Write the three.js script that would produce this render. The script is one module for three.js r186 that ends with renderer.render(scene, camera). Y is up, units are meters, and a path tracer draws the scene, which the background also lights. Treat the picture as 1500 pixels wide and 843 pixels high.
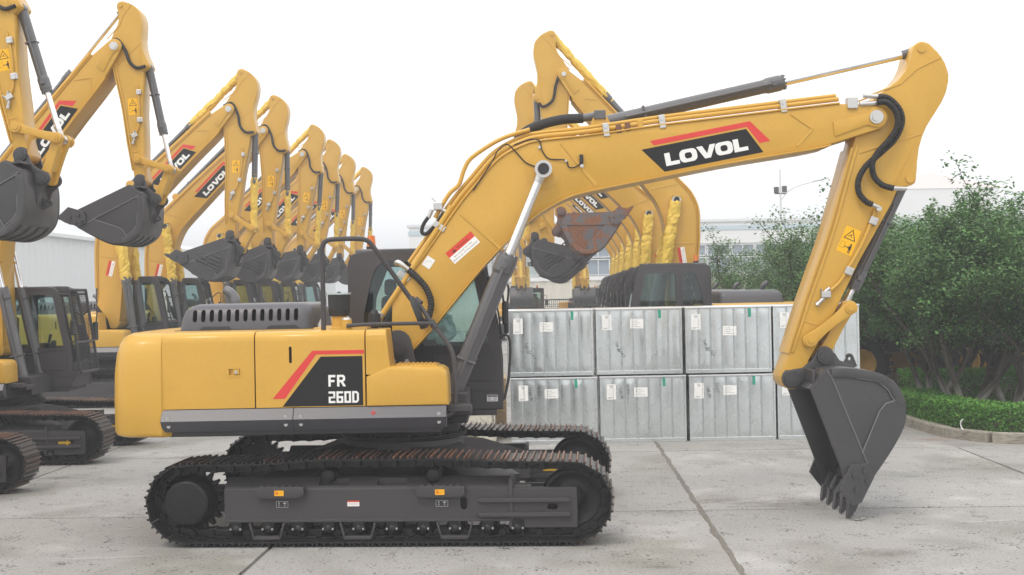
import * as THREE from 'three';
import { mergeGeometries, toCreasedNormals } from 'three/addons/utils/BufferGeometryUtils.js';
import { RoundedBoxGeometry } from 'three/addons/geometries/RoundedBoxGeometry.js';
import { Brush, Evaluator, SUBTRACTION } from 'three-bvh-csg';
import { ImprovedNoise } from 'three/addons/math/ImprovedNoise.js';

// ------------------------------------------------------------------ camera, sky, sun, exposure
const scene = new THREE.Scene();
const R = (d) => d * Math.PI / 180;
const camera = new THREE.PerspectiveCamera(26.25, 1500 / 843, 0.1, 900);
camera.position.set(0, 2.545, 0);
camera.rotation.set(R(0.11), 0, R(-1.07), 'XYZ');
scene.add(camera);
const renderer = new THREE.WebGLRenderer({ antialias: true });
renderer.toneMapping = THREE.LinearToneMapping;
renderer.toneMappingExposure = 1.31;
renderer.shadowMap.enabled = true;

function skyTexture() {
  const w = 256, h = 128, d = new Float32Array(w * h * 4);
  const P = new ImprovedNoise();
  for (let j = 0; j < h; j++) for (let i = 0; i < w; i++) {
    const el = ((j + 0.5) / h - 0.5) * Math.PI, az = (i / w) * Math.PI * 2;
    const t = Math.max(0, Math.sin(el));
    const x = Math.cos(az) * Math.cos(el), y = Math.sin(el), z = Math.sin(az) * Math.cos(el);
    const n = 1 + 0.035 * P.noise(x * 2.1 + 9, y * 4.2, z * 2.1) + 0.02 * P.noise(x * 5, y * 8 + 3, z * 5);
    const k = (1.0 + 0.34 * Math.pow(t, 0.6)) * n, o = (j * w + i) * 4, g = Math.min(1, t * 6);
    d[o] = k * (0.955 + 0.035 * g); d[o + 1] = k * (0.98 + 0.01 * g); d[o + 2] = k * 1.0; d[o + 3] = 1;
  }
  const tx = new THREE.DataTexture(d, w, h, THREE.RGBAFormat, THREE.FloatType);
  tx.mapping = THREE.EquirectangularReflectionMapping; tx.magFilter = THREE.LinearFilter; tx.minFilter = THREE.LinearFilter;
  tx.needsUpdate = true;
  return tx;
}
const skyTex = skyTexture();
scene.background = skyTex; scene.environment = skyTex;
scene.fog = new THREE.FogExp2(0xf4f7fa, 0.0031);

const sun = new THREE.DirectionalLight(0xfff4e6, 0.9);
sun.position.set(-14, 40, 8); sun.target.position.set(0, 0, -16);
sun.castShadow = true; sun.shadow.radius = 30; sun.shadow.mapSize.set(2048, 2048);
Object.assign(sun.shadow.camera, { left: -40, right: 40, top: 40, bottom: -40, near: 1, far: 120 });
scene.add(sun, sun.target);

// ------------------------------------------------------------------ helpers
let seed = 7;
const rnd = () => { seed = (seed * 1664525 + 1013904223) >>> 0; return seed / 4294967296; };
const rr = (a, b) => a + (b - a) * rnd();
const N3 = new ImprovedNoise();
const noise = (x, y, z = 0) => N3.noise(x, y, z);
const v3 = (x, y, z = 0) => new THREE.Vector3(x, y, z);
const names = {};
function numbered(n) { const k = (names[n] = (names[n] ?? -1) + 1); return k ? n + '_' + String(k).padStart(3, '0') : n; }
function thing(name, label, category, group) {
  const g = new THREE.Group(); g.name = numbered(name); g.userData = { label, category };
  if (group) g.userData.group = group;
  scene.add(g); return g;
}
function mesh(parent, name, geo, mat, label) {
  const m = new THREE.Mesh(geo, mat); m.name = parent === scene ? numbered(name) : name;
  m.castShadow = m.receiveShadow = true;
  if (label) m.userData.label = label;
  parent.add(m); return m;
}
function structure(name, geo, mat, label) { const m = mesh(scene, name, geo, mat, label); m.userData.kind = 'structure'; return m; }
const memo = new Map();
function geo(key, fn) { if (!memo.has(key)) memo.set(key, fn()); return memo.get(key); }
function mg(list) {
  const l = list.map((g) => {
    const n = g.index ? g.toNonIndexed() : g;
    for (const k of Object.keys(n.attributes)) if (!['position', 'normal', 'uv'].includes(k)) n.deleteAttribute(k);
    if (!n.attributes.uv) n.setAttribute('uv', new THREE.Float32BufferAttribute(new Float32Array(n.attributes.position.count * 2), 2));
    return n;
  });
  return mergeGeometries(l, false);
}
function shape(pts, holes = []) {
  const s = new THREE.Shape(pts.map((p) => new THREE.Vector2(p[0], p[1])));
  for (const h of holes) s.holes.push(new THREE.Path(h.map((p) => new THREE.Vector2(p[0], p[1]))));
  return s;
}
function ext(pts, z0, z1, b = 0.008, holes = [], crease = 0.45) {           // outline in x,y pulled along z
  const g = new THREE.ExtrudeGeometry(shape(pts, holes), { depth: z1 - z0 - 2 * b, bevelEnabled: b > 0, bevelThickness: b, bevelSize: b, bevelOffset: -b, bevelSegments: 2, steps: 1, curveSegments: 8 });
  g.translate(0, 0, z0 + b);
  return crease ? toCreasedNormals(g, crease) : g;
}
function extX(pts, x0, x1, b = 0.008, holes = [], crease = 0.45) {          // outline in z,y pulled along x
  const g = ext(pts.map((p) => [-p[0], p[1]]), x0, x1, b, holes.map((h) => h.map((p) => [-p[0], p[1]])), crease);
  g.rotateY(Math.PI / 2); return g;
}
function extY(pts, y0, y1, b = 0.008, crease = 0.45) {                      // outline in x,z pulled along y
  const g = ext(pts.map((p) => [p[0], -p[1]]), y0, y1, b, [], crease);
  g.rotateX(-Math.PI / 2); return g;
}
function box(x0, x1, y0, y1, z0, z1, r = 0.01) {
  const g = new RoundedBoxGeometry(x1 - x0, y1 - y0, z1 - z0, 2, Math.min(r, (x1 - x0) / 2.2, (y1 - y0) / 2.2, (z1 - z0) / 2.2));
  g.translate((x0 + x1) / 2, (y0 + y1) / 2, (z0 + z1) / 2); return g;
}
function plainBox(x0, x1, y0, y1, z0, z1) { const g = new THREE.BoxGeometry(x1 - x0, y1 - y0, z1 - z0); g.translate((x0 + x1) / 2, (y0 + y1) / 2, (z0 + z1) / 2); return g; }
function cyl(a, b, r0, r1 = r0, seg = 18, open = false) {
  const A = Array.isArray(a) ? v3(...a) : a, B = Array.isArray(b) ? v3(...b) : b, d = B.clone().sub(A), len = d.length();
  const g = new THREE.CylinderGeometry(r1, r0, len, seg, 1, open);
  g.translate(0, len / 2, 0);
  g.applyQuaternion(new THREE.Quaternion().setFromUnitVectors(v3(0, 1, 0), d.normalize()));
  g.translate(A.x, A.y, A.z); return g;
}
const disc = (x, y, z0, z1, r, seg = 24) => cyl([x, y, z0], [x, y, z1], r, r, seg);
function tube(pts, r, n = 40, seg = 10, rf, closedEnds = true) {
  const c = new THREE.CatmullRomCurve3(pts.map((p) => v3(...p)), false, 'centripetal');
  const g = new THREE.TubeGeometry(c, n, r, seg, false);
  if (rf) {
    const p = g.attributes.position;
    for (let i = 0; i <= n; i++) {
      const ctr = c.getPointAt(i / n);
      for (let j = 0; j <= seg; j++) {
        const k = i * (seg + 1) + j, s = rf(i / n, j / seg);
        p.setXYZ(k, ctr.x + (p.getX(k) - ctr.x) * s, ctr.y + (p.getY(k) - ctr.y) * s, ctr.z + (p.getZ(k) - ctr.z) * s);
      }
    }
    g.computeVertexNormals();
  }
  return g;
}
function circ(x, y, r, n = 16, a0 = 0, a1 = Math.PI * 2) { const o = []; for (let i = 0; i < n; i++) { const a = a0 + (a1 - a0) * i / (Math.abs(a1 - a0) > 6.2 ? n : n - 1); o.push([x + r * Math.cos(a), y + r * Math.sin(a)]); } return o; }
function spline(pts, n) { return new THREE.SplineCurve(pts.map((p) => new THREE.Vector2(p[0], p[1]))).getPoints(n).map((p) => [p.x, p.y]); }
function strip(pts, t) {                                                    // closed outline of a band of thickness t to the right of a polyline
  const out = [], m = pts.length;
  for (let i = 0; i < m; i++) {
    const a = pts[Math.max(0, i - 1)], b = pts[Math.min(m - 1, i + 1)], dx = b[0] - a[0], dy = b[1] - a[1], l = Math.hypot(dx, dy) || 1;
    out.push([pts[i][0] + dy / l * t, pts[i][1] - dx / l * t]);
  }
  return [...pts, ...out.reverse()];
}
function dogbone(a, b, ra, rb, w) {                                          // outline of a link with round ends
  const ang = Math.atan2(b[1] - a[1], b[0] - a[0]), u = [Math.cos(ang), Math.sin(ang)], n = [-u[1], u[0]], L = Math.hypot(b[0] - a[0], b[1] - a[1]);
  const P = (s, t) => [a[0] + u[0] * s + n[0] * t, a[1] + u[1] * s + n[1] * t], o = [];
  for (let i = 0; i <= 8; i++) { const t = -Math.PI * 0.36 + Math.PI * 0.72 * i / 8; o.push(P(L + rb * Math.cos(t), rb * Math.sin(t))); }
  o.push(P(L * 0.66, w), P(L * 0.34, w));
  for (let i = 0; i <= 8; i++) { const t = Math.PI * 0.64 + Math.PI * 0.72 * i / 8; o.push(P(ra * Math.cos(t), ra * Math.sin(t))); }
  o.push(P(L * 0.34, -w), P(L * 0.66, -w));
  return o;
}
function loft(rings, cap = true) {                                          // rings of equal length, bottom to top
  const n = rings[0].length, pos = [], idx = [];
  rings.forEach((r) => r.forEach((p) => pos.push(...p)));
  for (let k = 0; k + 1 < rings.length; k++) for (let i = 0; i < n; i++) { const a = k * n + i, b = k * n + (i + 1) % n; idx.push(a, a + n, b, b, a + n, b + n); }
  if (cap) for (const [k, flip] of [[0, false], [rings.length - 1, true]]) {
    const c = rings[k].reduce((s, p) => [s[0] + p[0] / n, s[1] + p[1] / n, s[2] + p[2] / n], [0, 0, 0]), ci = pos.length / 3; pos.push(...c);
    for (let i = 0; i < n; i++) { const a = k * n + i, b = k * n + (i + 1) % n; flip ? idx.push(ci, b, a) : idx.push(ci, a, b); }
  }
  const g = new THREE.BufferGeometry(); g.setAttribute('position', new THREE.Float32BufferAttribute(pos, 3)); g.setIndex(idx);
  const g2 = g.toNonIndexed(); g2.computeVertexNormals();
  g2.setAttribute('uv', new THREE.Float32BufferAttribute(new Float32Array(g2.attributes.position.count * 2), 2));
  return toCreasedNormals(g2, 0.6);
}
const csg = new Evaluator(); csg.useGroups = false;
function cut(g, tools) {                                                     // real recesses and holes
  const t = mg(tools); let a = new Brush(mg([g])), b = new Brush(t); a.updateMatrixWorld(); b.updateMatrixWorld();
  return csg.evaluate(a, b, SUBTRACTION).geometry;
}
const stadium = (x, y, hw, hh, z0, z1) => (hh >= hw ? ext([...circ(x, y + hh - hw, hw, 8, 0, Math.PI), ...circ(x, y - hh + hw, hw, 8, Math.PI, Math.PI * 2)], z0, z1, 0, [], 0) : ext([...circ(x + hw - hh, y, hh, 8, -Math.PI / 2, Math.PI / 2), ...circ(x - hw + hh, y, hh, 8, Math.PI / 2, Math.PI * 1.5)], z0, z1, 0, [], 0));
function planarUV(g, ax, s = 1) { const p = g.attributes.position, u = new Float32Array(p.count * 2), G = ['getX', 'getY', 'getZ']; for (let i = 0; i < p.count; i++) { u[2 * i] = p[G[ax[0]]](i) * s; u[2 * i + 1] = p[G[ax[1]]](i) * s; } g.setAttribute('uv', new THREE.BufferAttribute(u, 2)); return g; }

// ------------------------------------------------------------------ textures and materials
function dataTex(w, h, fn, srgb, rep = 1) {
  const d = new Uint8Array(w * h * 4);
  for (let j = 0; j < h; j++) for (let i = 0; i < w; i++) { const c = fn(i / w, j / h, i, j), o = (j * w + i) * 4; for (let k = 0; k < 3; k++) d[o + k] = Math.max(0, Math.min(255, (Array.isArray(c) ? c[k] : c) * 255)); d[o + 3] = 255; }
  const t = new THREE.DataTexture(d, w, h); t.wrapS = t.wrapT = THREE.RepeatWrapping; t.magFilter = THREE.LinearFilter; t.minFilter = THREE.LinearMipmapLinearFilter; t.generateMipmaps = true;
  if (srgb) t.colorSpace = THREE.SRGBColorSpace;
  t.repeat.set(rep, rep); t.needsUpdate = true; return t;
}
function tnoise(u, v, f, s = 0) {                                           // noise that repeats over the unit square
  const a = u * Math.PI * 2, b = v * Math.PI * 2, r = f / (Math.PI * 2);
  return noise(Math.cos(a) * r + s, Math.sin(a) * r + Math.cos(b) * r * 0.73, Math.sin(b) * r + s * 1.7);
}
function canvasTex(w, h, draw) {
  const c = document.createElement('canvas'); c.width = w; c.height = h; const x = c.getContext('2d'); draw(x, w, h);
  const t = new THREE.CanvasTexture(c); t.colorSpace = THREE.SRGBColorSpace; t.magFilter = THREE.LinearFilter; t.anisotropy = 8; return t;
}
const lin = (r, g, b) => new THREE.Color().setRGB(r, g, b);
const mat = (c, rough, metal = 0, more = {}) => new THREE.MeshStandardMaterial({ color: c, roughness: rough, metalness: metal, ...more });
const phys = (c, rough, more = {}) => new THREE.MeshPhysicalMaterial({ color: c, roughness: rough, ...more });

const peel = dataTex(256, 256, (u, v) => 0.5 + 0.28 * tnoise(u, v, 26) + 0.2 * tnoise(u, v, 60, 4), false, 2);
const paintRough = dataTex(256, 256, (u, v) => 0.7 + 0.1 * tnoise(u, v, 8) + 0.08 * tnoise(u, v, 34, 2), false, 0.8);
const paintTone = dataTex(256, 256, (u, v) => { const d = 0.965 + 0.012 * tnoise(u, v, 6, 5) + 0.012 * tnoise(u, v, 40, 1); return [d, d, d * 0.98]; }, true, 0.7);
const M = {};
M.yellow = phys(lin(0.665, 0.382, 0.06), 0.55, { specularIntensity: 0.6, map: paintTone, roughnessMap: paintRough, clearcoat: 0.28, clearcoatRoughness: 0.12, bumpMap: peel, bumpScale: 0.0004 });
M.grey = phys(lin(0.062, 0.057, 0.063), 0.75, { specularIntensity: 0.7, map: paintTone, roughnessMap: paintRough, bumpMap: peel, bumpScale: 0.0004 });
M.greyGloss = phys(lin(0.07, 0.069, 0.08), 0.55, { clearcoat: 0.5, clearcoatRoughness: 0.3, bumpMap: peel, bumpScale: 0.0003 });
M.cylinder = phys(lin(0.1, 0.098, 0.108), 0.42, { map: paintTone, clearcoat: 0.6, clearcoatRoughness: 0.25 });
M.bucket = mat(lin(0.059, 0.057, 0.063), 0.62, 0, { map: paintTone, roughnessMap: paintRough, bumpMap: peel, bumpScale: 0.0008 });
M.weldGlint = mat(lin(0.17, 0.165, 0.175), 0.45, 0.3);  // weld grey lightened: sky glint of the plate edges put into its colour
M.black = mat(lin(0.018, 0.018, 0.019), 0.55);
M.rubber = mat(lin(0.022, 0.021, 0.021), 0.7);
M.trackBlack = phys(lin(0.015, 0.0145, 0.015), 0.5, { specularIntensity: 0.5, roughnessMap: paintRough });
M.chrome = mat(lin(0.82, 0.82, 0.84), 0.16, 1);
M.steel = mat(lin(0.6, 0.59, 0.57), 0.35, 1);
M.bolt = mat(lin(0.5, 0.49, 0.47), 0.4, 0.9);
M.dark = mat(lin(0.03, 0.03, 0.03), 0.9);
M.glass = phys(lin(0.76, 0.85, 0.84), 0.03, { transmission: 1, thickness: 0, ior: 1.5 });
M.red = mat(lin(0.68, 0.045, 0.04), 0.5);
M.decalBlack = phys(lin(0.014, 0.0135, 0.014), 0.45, { specularIntensity: 0.55 });
M.white = mat(lin(0.82, 0.82, 0.8), 0.5);
M.sleeve = phys(lin(0.74, 0.5, 0.07), 0.55, { side: THREE.DoubleSide, bumpMap: peel, bumpScale: 0.002 });
M.orange = phys(lin(0.9, 0.25, 0.02), 0.25, { transmission: 0.3, thickness: 0, clearcoat: 0.5 });
M.film = phys(lin(0.75, 0.85, 0.85), 0.3, { transmission: 0.6, thickness: 0 });
M.seat = mat(lin(0.03, 0.03, 0.032), 0.85);
M.tapeYellow = mat(lin(0.78, 0.47, 0.02), 0.5);
const rustMix = (base, dens, sc) => dataTex(512, 512, (u, v) => {
  const a = 0.5 + 0.55 * tnoise(u, v, 5, 3) + 0.3 * tnoise(u, v, 14, 8) + 0.22 * tnoise(u, v, 40, 2), k = Math.max(0, Math.min(1, (a - dens) * 9)), g = 1 + 0.25 * tnoise(u, v, 60, 1);
  return [base[0] * (1 - k) + 0.5 * k * g, base[1] * (1 - k) + 0.335 * k * g, base[2] * (1 - k) + 0.24 * k * g];
}, true, sc);
M.rustyBucket = mat(0xffffff, 0.8, 0, { map: rustMix([0.4, 0.39, 0.4], 0.44, 0.8) });
M.rust = mat(0xffffff, 0.85, 0, { map: rustMix([0.42, 0.35, 0.32], 0.34, 0.9) });

// warning sticker, safety label, rating plates
const stickerTex = canvasTex(512, 256, (x, w, h) => {
  x.fillStyle = '#f4f2ee'; x.fillRect(0, 0, w, h); x.fillStyle = '#d8402c'; x.fillRect(0, 0, w, h * 0.44);
  x.fillStyle = '#1b1512'; x.beginPath(); x.moveTo(92, 96); x.lineTo(126, 28); x.lineTo(160, 96); x.fill();
  x.fillStyle = '#d8402c'; x.fillRect(123, 52, 6, 24); x.fillRect(123, 82, 6, 6);
  x.fillStyle = '#2a1712'; x.font = '58px sans-serif'; x.fillText('Warning', 188, 84);
  x.fillStyle = '#4a4644'; x.font = '44px sans-serif'; x.fillText('NO CLOSE TO THE', 62, 172); x.fillText('REACH OF ATTACHMENT', 12, 226, 488);
});
M.sticker = mat(0xffffff, 0.45, 0, { map: stickerTex });
const safetyTex = canvasTex(256, 384, (x, w, h) => {
  x.fillStyle = '#f2b705'; x.fillRect(0, 0, w, h); x.strokeStyle = '#1a1712'; x.lineWidth = 12; x.lineJoin = 'round';
  x.beginPath(); x.moveTo(38, 170); x.lineTo(128, 28); x.lineTo(218, 170); x.closePath(); x.stroke();
  x.lineWidth = 9; x.beginPath(); x.moveTo(92, 132); x.lineTo(128, 108); x.lineTo(150, 140); x.stroke(); x.fillStyle = '#1a1712'; x.fillRect(128, 92, 18, 14);
  x.lineWidth = 3; x.strokeRect(24, 230, 64, 84);
  x.beginPath(); x.arc(190, 236, 15, 0, 7); x.fill(); x.fillRect(174, 254, 34, 62); x.fillRect(174, 310, 13, 52); x.fillRect(196, 310, 13, 52); x.fillRect(160, 262, 16, 40);
  x.fillRect(100, 280, 52, 8); x.beginPath(); x.moveTo(90, 284); x.lineTo(112, 270); x.lineTo(112, 298); x.fill(); x.beginPath(); x.moveTo(160, 284); x.lineTo(140, 270); x.lineTo(140, 298); x.fill();
});
M.safety = mat(0xffffff, 0.45, 0, { map: safetyTex });
const plateTex = canvasTex(256, 128, (x, w, h) => {
  x.fillStyle = '#2b292b'; x.fillRect(0, 0, w, h); x.strokeStyle = '#d8d8d8'; x.lineWidth = 6; x.strokeRect(6, 6, w - 12, h - 12); x.fillStyle = '#d8d8d8';
  x.lineWidth = 5; x.beginPath(); x.arc(62, 84, 14, 0, 7); x.stroke(); x.fillRect(54, 26, 18, 30); x.fillRect(140, 30, 80, 8); x.fillRect(160, 40, 44, 16); x.beginPath(); x.arc(182, 84, 14, 0, 7); x.stroke();
});
M.plate = mat(0xffffff, 0.5, 0, { map: plateTex });
const hookTex = canvasTex(256, 128, (x, w, h) => { x.fillStyle = '#f0ae00'; x.fillRect(0, 0, w, h); x.strokeStyle = '#c43a1a'; x.lineWidth = 11; x.beginPath(); x.arc(66, 64, 40, 0, 7); x.moveTo(40, 36); x.lineTo(94, 92); x.stroke(); x.lineWidth = 7; x.strokeStyle = '#8a3a10'; x.strokeRect(50, 52, 32, 24); x.fillStyle = '#c79a20'; x.fillRect(126, 36, 96, 8); x.fillRect(126, 60, 96, 8); x.fillRect(126, 84, 70, 8); });
M.hookLabel = mat(0xffffff, 0.5, 0, { map: hookTex });
const redPlateTex = canvasTex(256, 128, (x, w, h) => { x.fillStyle = '#efece8'; x.fillRect(0, 0, w, h); x.fillStyle = '#c8402e'; x.fillRect(0, 0, w, 36); x.fillStyle = '#a8a29e'; for (const y of [54, 74, 94]) x.fillRect(20, y, 216, 7); });
M.redPlate = mat(0xffffff, 0.5, 0, { map: redPlateTex });
const serialTex = canvasTex(256, 160, (x, w, h) => { x.fillStyle = '#d9dadb'; x.fillRect(0, 0, w, h); x.fillStyle = '#2e2d30'; x.fillRect(10, 12, w - 20, 36); x.fillStyle = '#55565a'; for (let i = 0; i < 4; i++) { x.fillRect(14, 62 + i * 24, 70 + (i * 37) % 60, 9); x.fillRect(150, 62 + i * 24, 80, 9); } });
M.serial = mat(0xffffff, 0.4, 0, { map: serialTex });
const chartTex = canvasTex(256, 256, (x, w, h) => { x.fillStyle = '#efefec'; x.fillRect(0, 0, w, h); x.strokeStyle = '#77777a'; x.lineWidth = 4; x.beginPath(); x.moveTo(60, 210); x.quadraticCurveTo(70, 90, 190, 70); x.stroke(); x.fillStyle = '#99999c'; for (const [a, b] of [[60, 150], [96, 106], [150, 76], [196, 96]]) x.fillRect(a - 12, b - 16, 24, 8); });
M.chart = mat(0xffffff, 0.5, 0, { map: chartTex });
function quad(w, h) { return geo('quad' + w + '_' + h, () => new THREE.PlaneGeometry(w, h)); }
function decal(parent, name, g, m, x, y, z, rotZ = 0, rotY = 0) { const o = mesh(parent, name, g, m); o.position.set(x, y, z); o.rotation.set(0, rotY, rotZ, 'YXZ'); return o; }

// ------------------------------------------------------------------ the excavator: joints measured in metres from the slewing centre on the ground, x forward, y up, z to its right
const F = [-0.013, 1.939], J = [5.298, 4.375], K = [4.333, 1.507];
const PIN = { boomCylLow: [0.535, 1.316], boomCylTop: [1.616, 3.855], armCylBase: [2.269, 4.396], armCylRod: [5.84, 5.139], bucketCylBase: [5.684, 3.695], idler: [4.536, 1.931], linkN: [4.978, 2.272], bucketB: [4.698, 1.751] };
const rel = (p, o) => [p[0] - o[0], p[1] - o[1]];
const rot = (p, a) => [p[0] * Math.cos(a) - p[1] * Math.sin(a), p[0] * Math.sin(a) + p[1] * Math.cos(a)];
const add = (p, q) => [p[0] + q[0], p[1] + q[1]];
const dist = (p, q) => Math.hypot(p[0] - q[0], p[1] - q[1]);

// boom outline
const boomTop = spline([[-0.075, 2.517], [0.161, 2.761], [0.673, 3.466], [0.893, 3.725], [1.073, 3.93], [1.218, 4.045], [1.4, 4.13], [1.581, 4.178], [2.108, 4.224], [2.915, 4.326], [3.714, 4.409], [4.52, 4.492], [4.9, 4.53]], 44);
const boomBottom = spline([[0.117, 1.897], [0.355, 2.148], [0.855, 2.735], [1.02, 2.913], [1.22, 3.113], [1.444, 3.308], [1.62, 3.43], [1.855, 3.552], [2.097, 3.622], [2.791, 3.75], [3.704, 3.915], [4.511, 4.033], [4.79, 4.085]], 40);
const tip = circ(J[0], J[1], 0.135, 9, R(80), R(-70));
const boomOutline = [[-0.083, 2.081], ...boomTop, ...tip, ...boomBottom.slice().reverse(), ...circ(F[0], F[1], 0.15, 7, R(-35), R(-160))].map((p) => rel(p, F));
const boomRidge = boomTop.map((p) => rel(p, F)), boomBelly = boomBottom.map((p) => rel(p, F));
// stick outline
const stickOutline0 = [[5.73, 5.079], [5.755, 5.16], [5.8, 5.205], [5.853, 5.22], [5.929, 5.196], [6.033, 5.088], [6.1, 4.985], [6.128, 4.905], [6.142, 4.84], [6.138, 4.769], [6.11, 4.65], [6.06, 4.543], [5.975, 4.41], [5.887, 4.278], [5.835, 4.16], [5.797, 4.037], [5.776, 3.89], [5.765, 3.76], [5.754, 3.674], [5.74, 3.645], [5.703, 3.622], [5.66, 3.615], [5.559, 3.6], [5.472, 3.412], [5.108, 2.79], [4.795, 2.169], [4.532, 1.712], ...circ(K[0], K[1], 0.125, 8, R(-30), R(-190)), [4.274, 1.69], [4.507, 2.371], [4.745, 3.002], [4.834, 3.272], [5.084, 4.138], [5.13, 4.35], [5.2, 4.5], [5.381, 4.65], [5.581, 4.794], [5.66, 4.89], [5.705, 4.984]];
const bucketRel = (pts) => pts.map((p) => rel(p, K));

// crawler path of the pin line
function crawlerPins(n = 53) {
  const raw = [];
  const top = new THREE.SplineCurve([[-1.99, 0.772], [-1.3, 0.77], [-0.55, 0.812], [0, 0.806], [0.5, 0.812], [1.2, 0.784], [1.92, 0.772]].map((p) => new THREE.Vector2(...p))).getPoints(120);
  top.forEach((p) => raw.push([p.x, p.y]));
  circ(1.92, 0.442, 0.33, 60, R(88), R(-90)).forEach((p) => raw.push(p));
  circ(-1.99, 0.442, 0.33, 60, R(-90), R(-268)).forEach((p) => raw.push(p));
  raw.push(raw[0]);
  const acc = [0]; for (let i = 1; i < raw.length; i++) acc.push(acc[i - 1] + dist(raw[i], raw[i - 1]));
  const L = acc[acc.length - 1], out = []; let k = 0;
  for (let i = 0; i < n; i++) { const s = (i + 0.35) / n * L; while (acc[k + 1] < s) k++; const t = (s - acc[k]) / (acc[k + 1] - acc[k]); out.push([raw[k][0] + (raw[k + 1][0] - raw[k][0]) * t, raw[k][1] + (raw[k + 1][1] - raw[k][1]) * t]); }
  return out;
}
const pins = crawlerPins(), SH = pins.map((p, i) => { const q = pins[(i + 1) % pins.length]; return { x: (p[0] + q[0]) / 2, y: (p[1] + q[1]) / 2, a: Math.atan2(q[1] - p[1], q[0] - p[0]) }; });
function shoeGeometry(variant) {
  const g0 = [[-0.106, 0.058], [0.1, 0.052], [0.112, 0.066], [0.1, 0.068], [0.083, 0.07], [0.077, 0.096], [0.063, 0.096], [0.056, 0.07], [0.012, 0.07], [0.006, 0.096], [-0.008, 0.096], [-0.014, 0.07], [-0.058, 0.07], [-0.064, 0.098], [-0.08, 0.098], [-0.086, 0.072], [-0.106, 0.072]];
  const g = new THREE.ExtrudeGeometry(shape(g0), { depth: 0.6, bevelEnabled: false }); g.translate(0, 0, -0.3);
  const p = g.attributes.position, c = new Float32Array(p.count * 3);
  for (let i = 0; i < p.count; i++) {
    const z = p.getZ(i), x = p.getX(i), worn = p.getY(i) > 0.09;
    const k = worn ? [0, 0.16, 0.45, 0.8][variant] * (0.75 + 0.5 * Math.abs(noise(x * 30, z * 7, variant))) : 0;
    c.set([0.017 + 0.24 * k, 0.0165 + 0.105 * k, 0.017 + 0.058 * k], i * 3);
  }
  g.setAttribute('color', new THREE.BufferAttribute(c, 3)); return g;
}
M.shoe = new THREE.MeshPhysicalMaterial({ color: 0xffffff, vertexColors: true, roughness: 0.5, roughnessMap: paintRough, specularIntensity: 0.55 });
function linkGeometry() {
  const pl = dogbone([-0.088, 0], [0.088, 0.004], 0.05, 0.05, 0.036);
  const foot = box(-0.085, 0.085, 0.03, 0.056, -0.125, 0.125, 0.004);
  return mg([ext(pl, 0.062, 0.098, 0.004), ext(pl, -0.098, -0.062, 0.004), cyl([-0.1, 0, -0.128], [-0.1, 0, 0.128], 0.03, 0.03, 12), cyl([-0.1, 0, 0.098], [-0.1, 0, 0.134], 0.042, 0.038, 12), foot]);
}
function sprocketGeometry() {
  const o = []; const n = 21; for (let i = 0; i < n * 4; i++) { const a = i / (n * 4) * Math.PI * 2; o.push([Math.cos(a) * ((i & 3) < 2 ? 0.335 : 0.275), Math.sin(a) * ((i & 3) < 2 ? 0.335 : 0.275)]); }
  const bolts = circ(0, 0, 0.262, 20).map(([x, y]) => disc(x, y, 0.035, 0.06, 0.012, 8));
  return mg([ext(o, -0.035, 0.035, 0.004, [], 0), ...bolts]);
}
const LZ = (pts) => new THREE.LatheGeometry(pts.map((p) => new THREE.Vector2(p[0], p[1])), 40).rotateX(Math.PI / 2);
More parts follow.
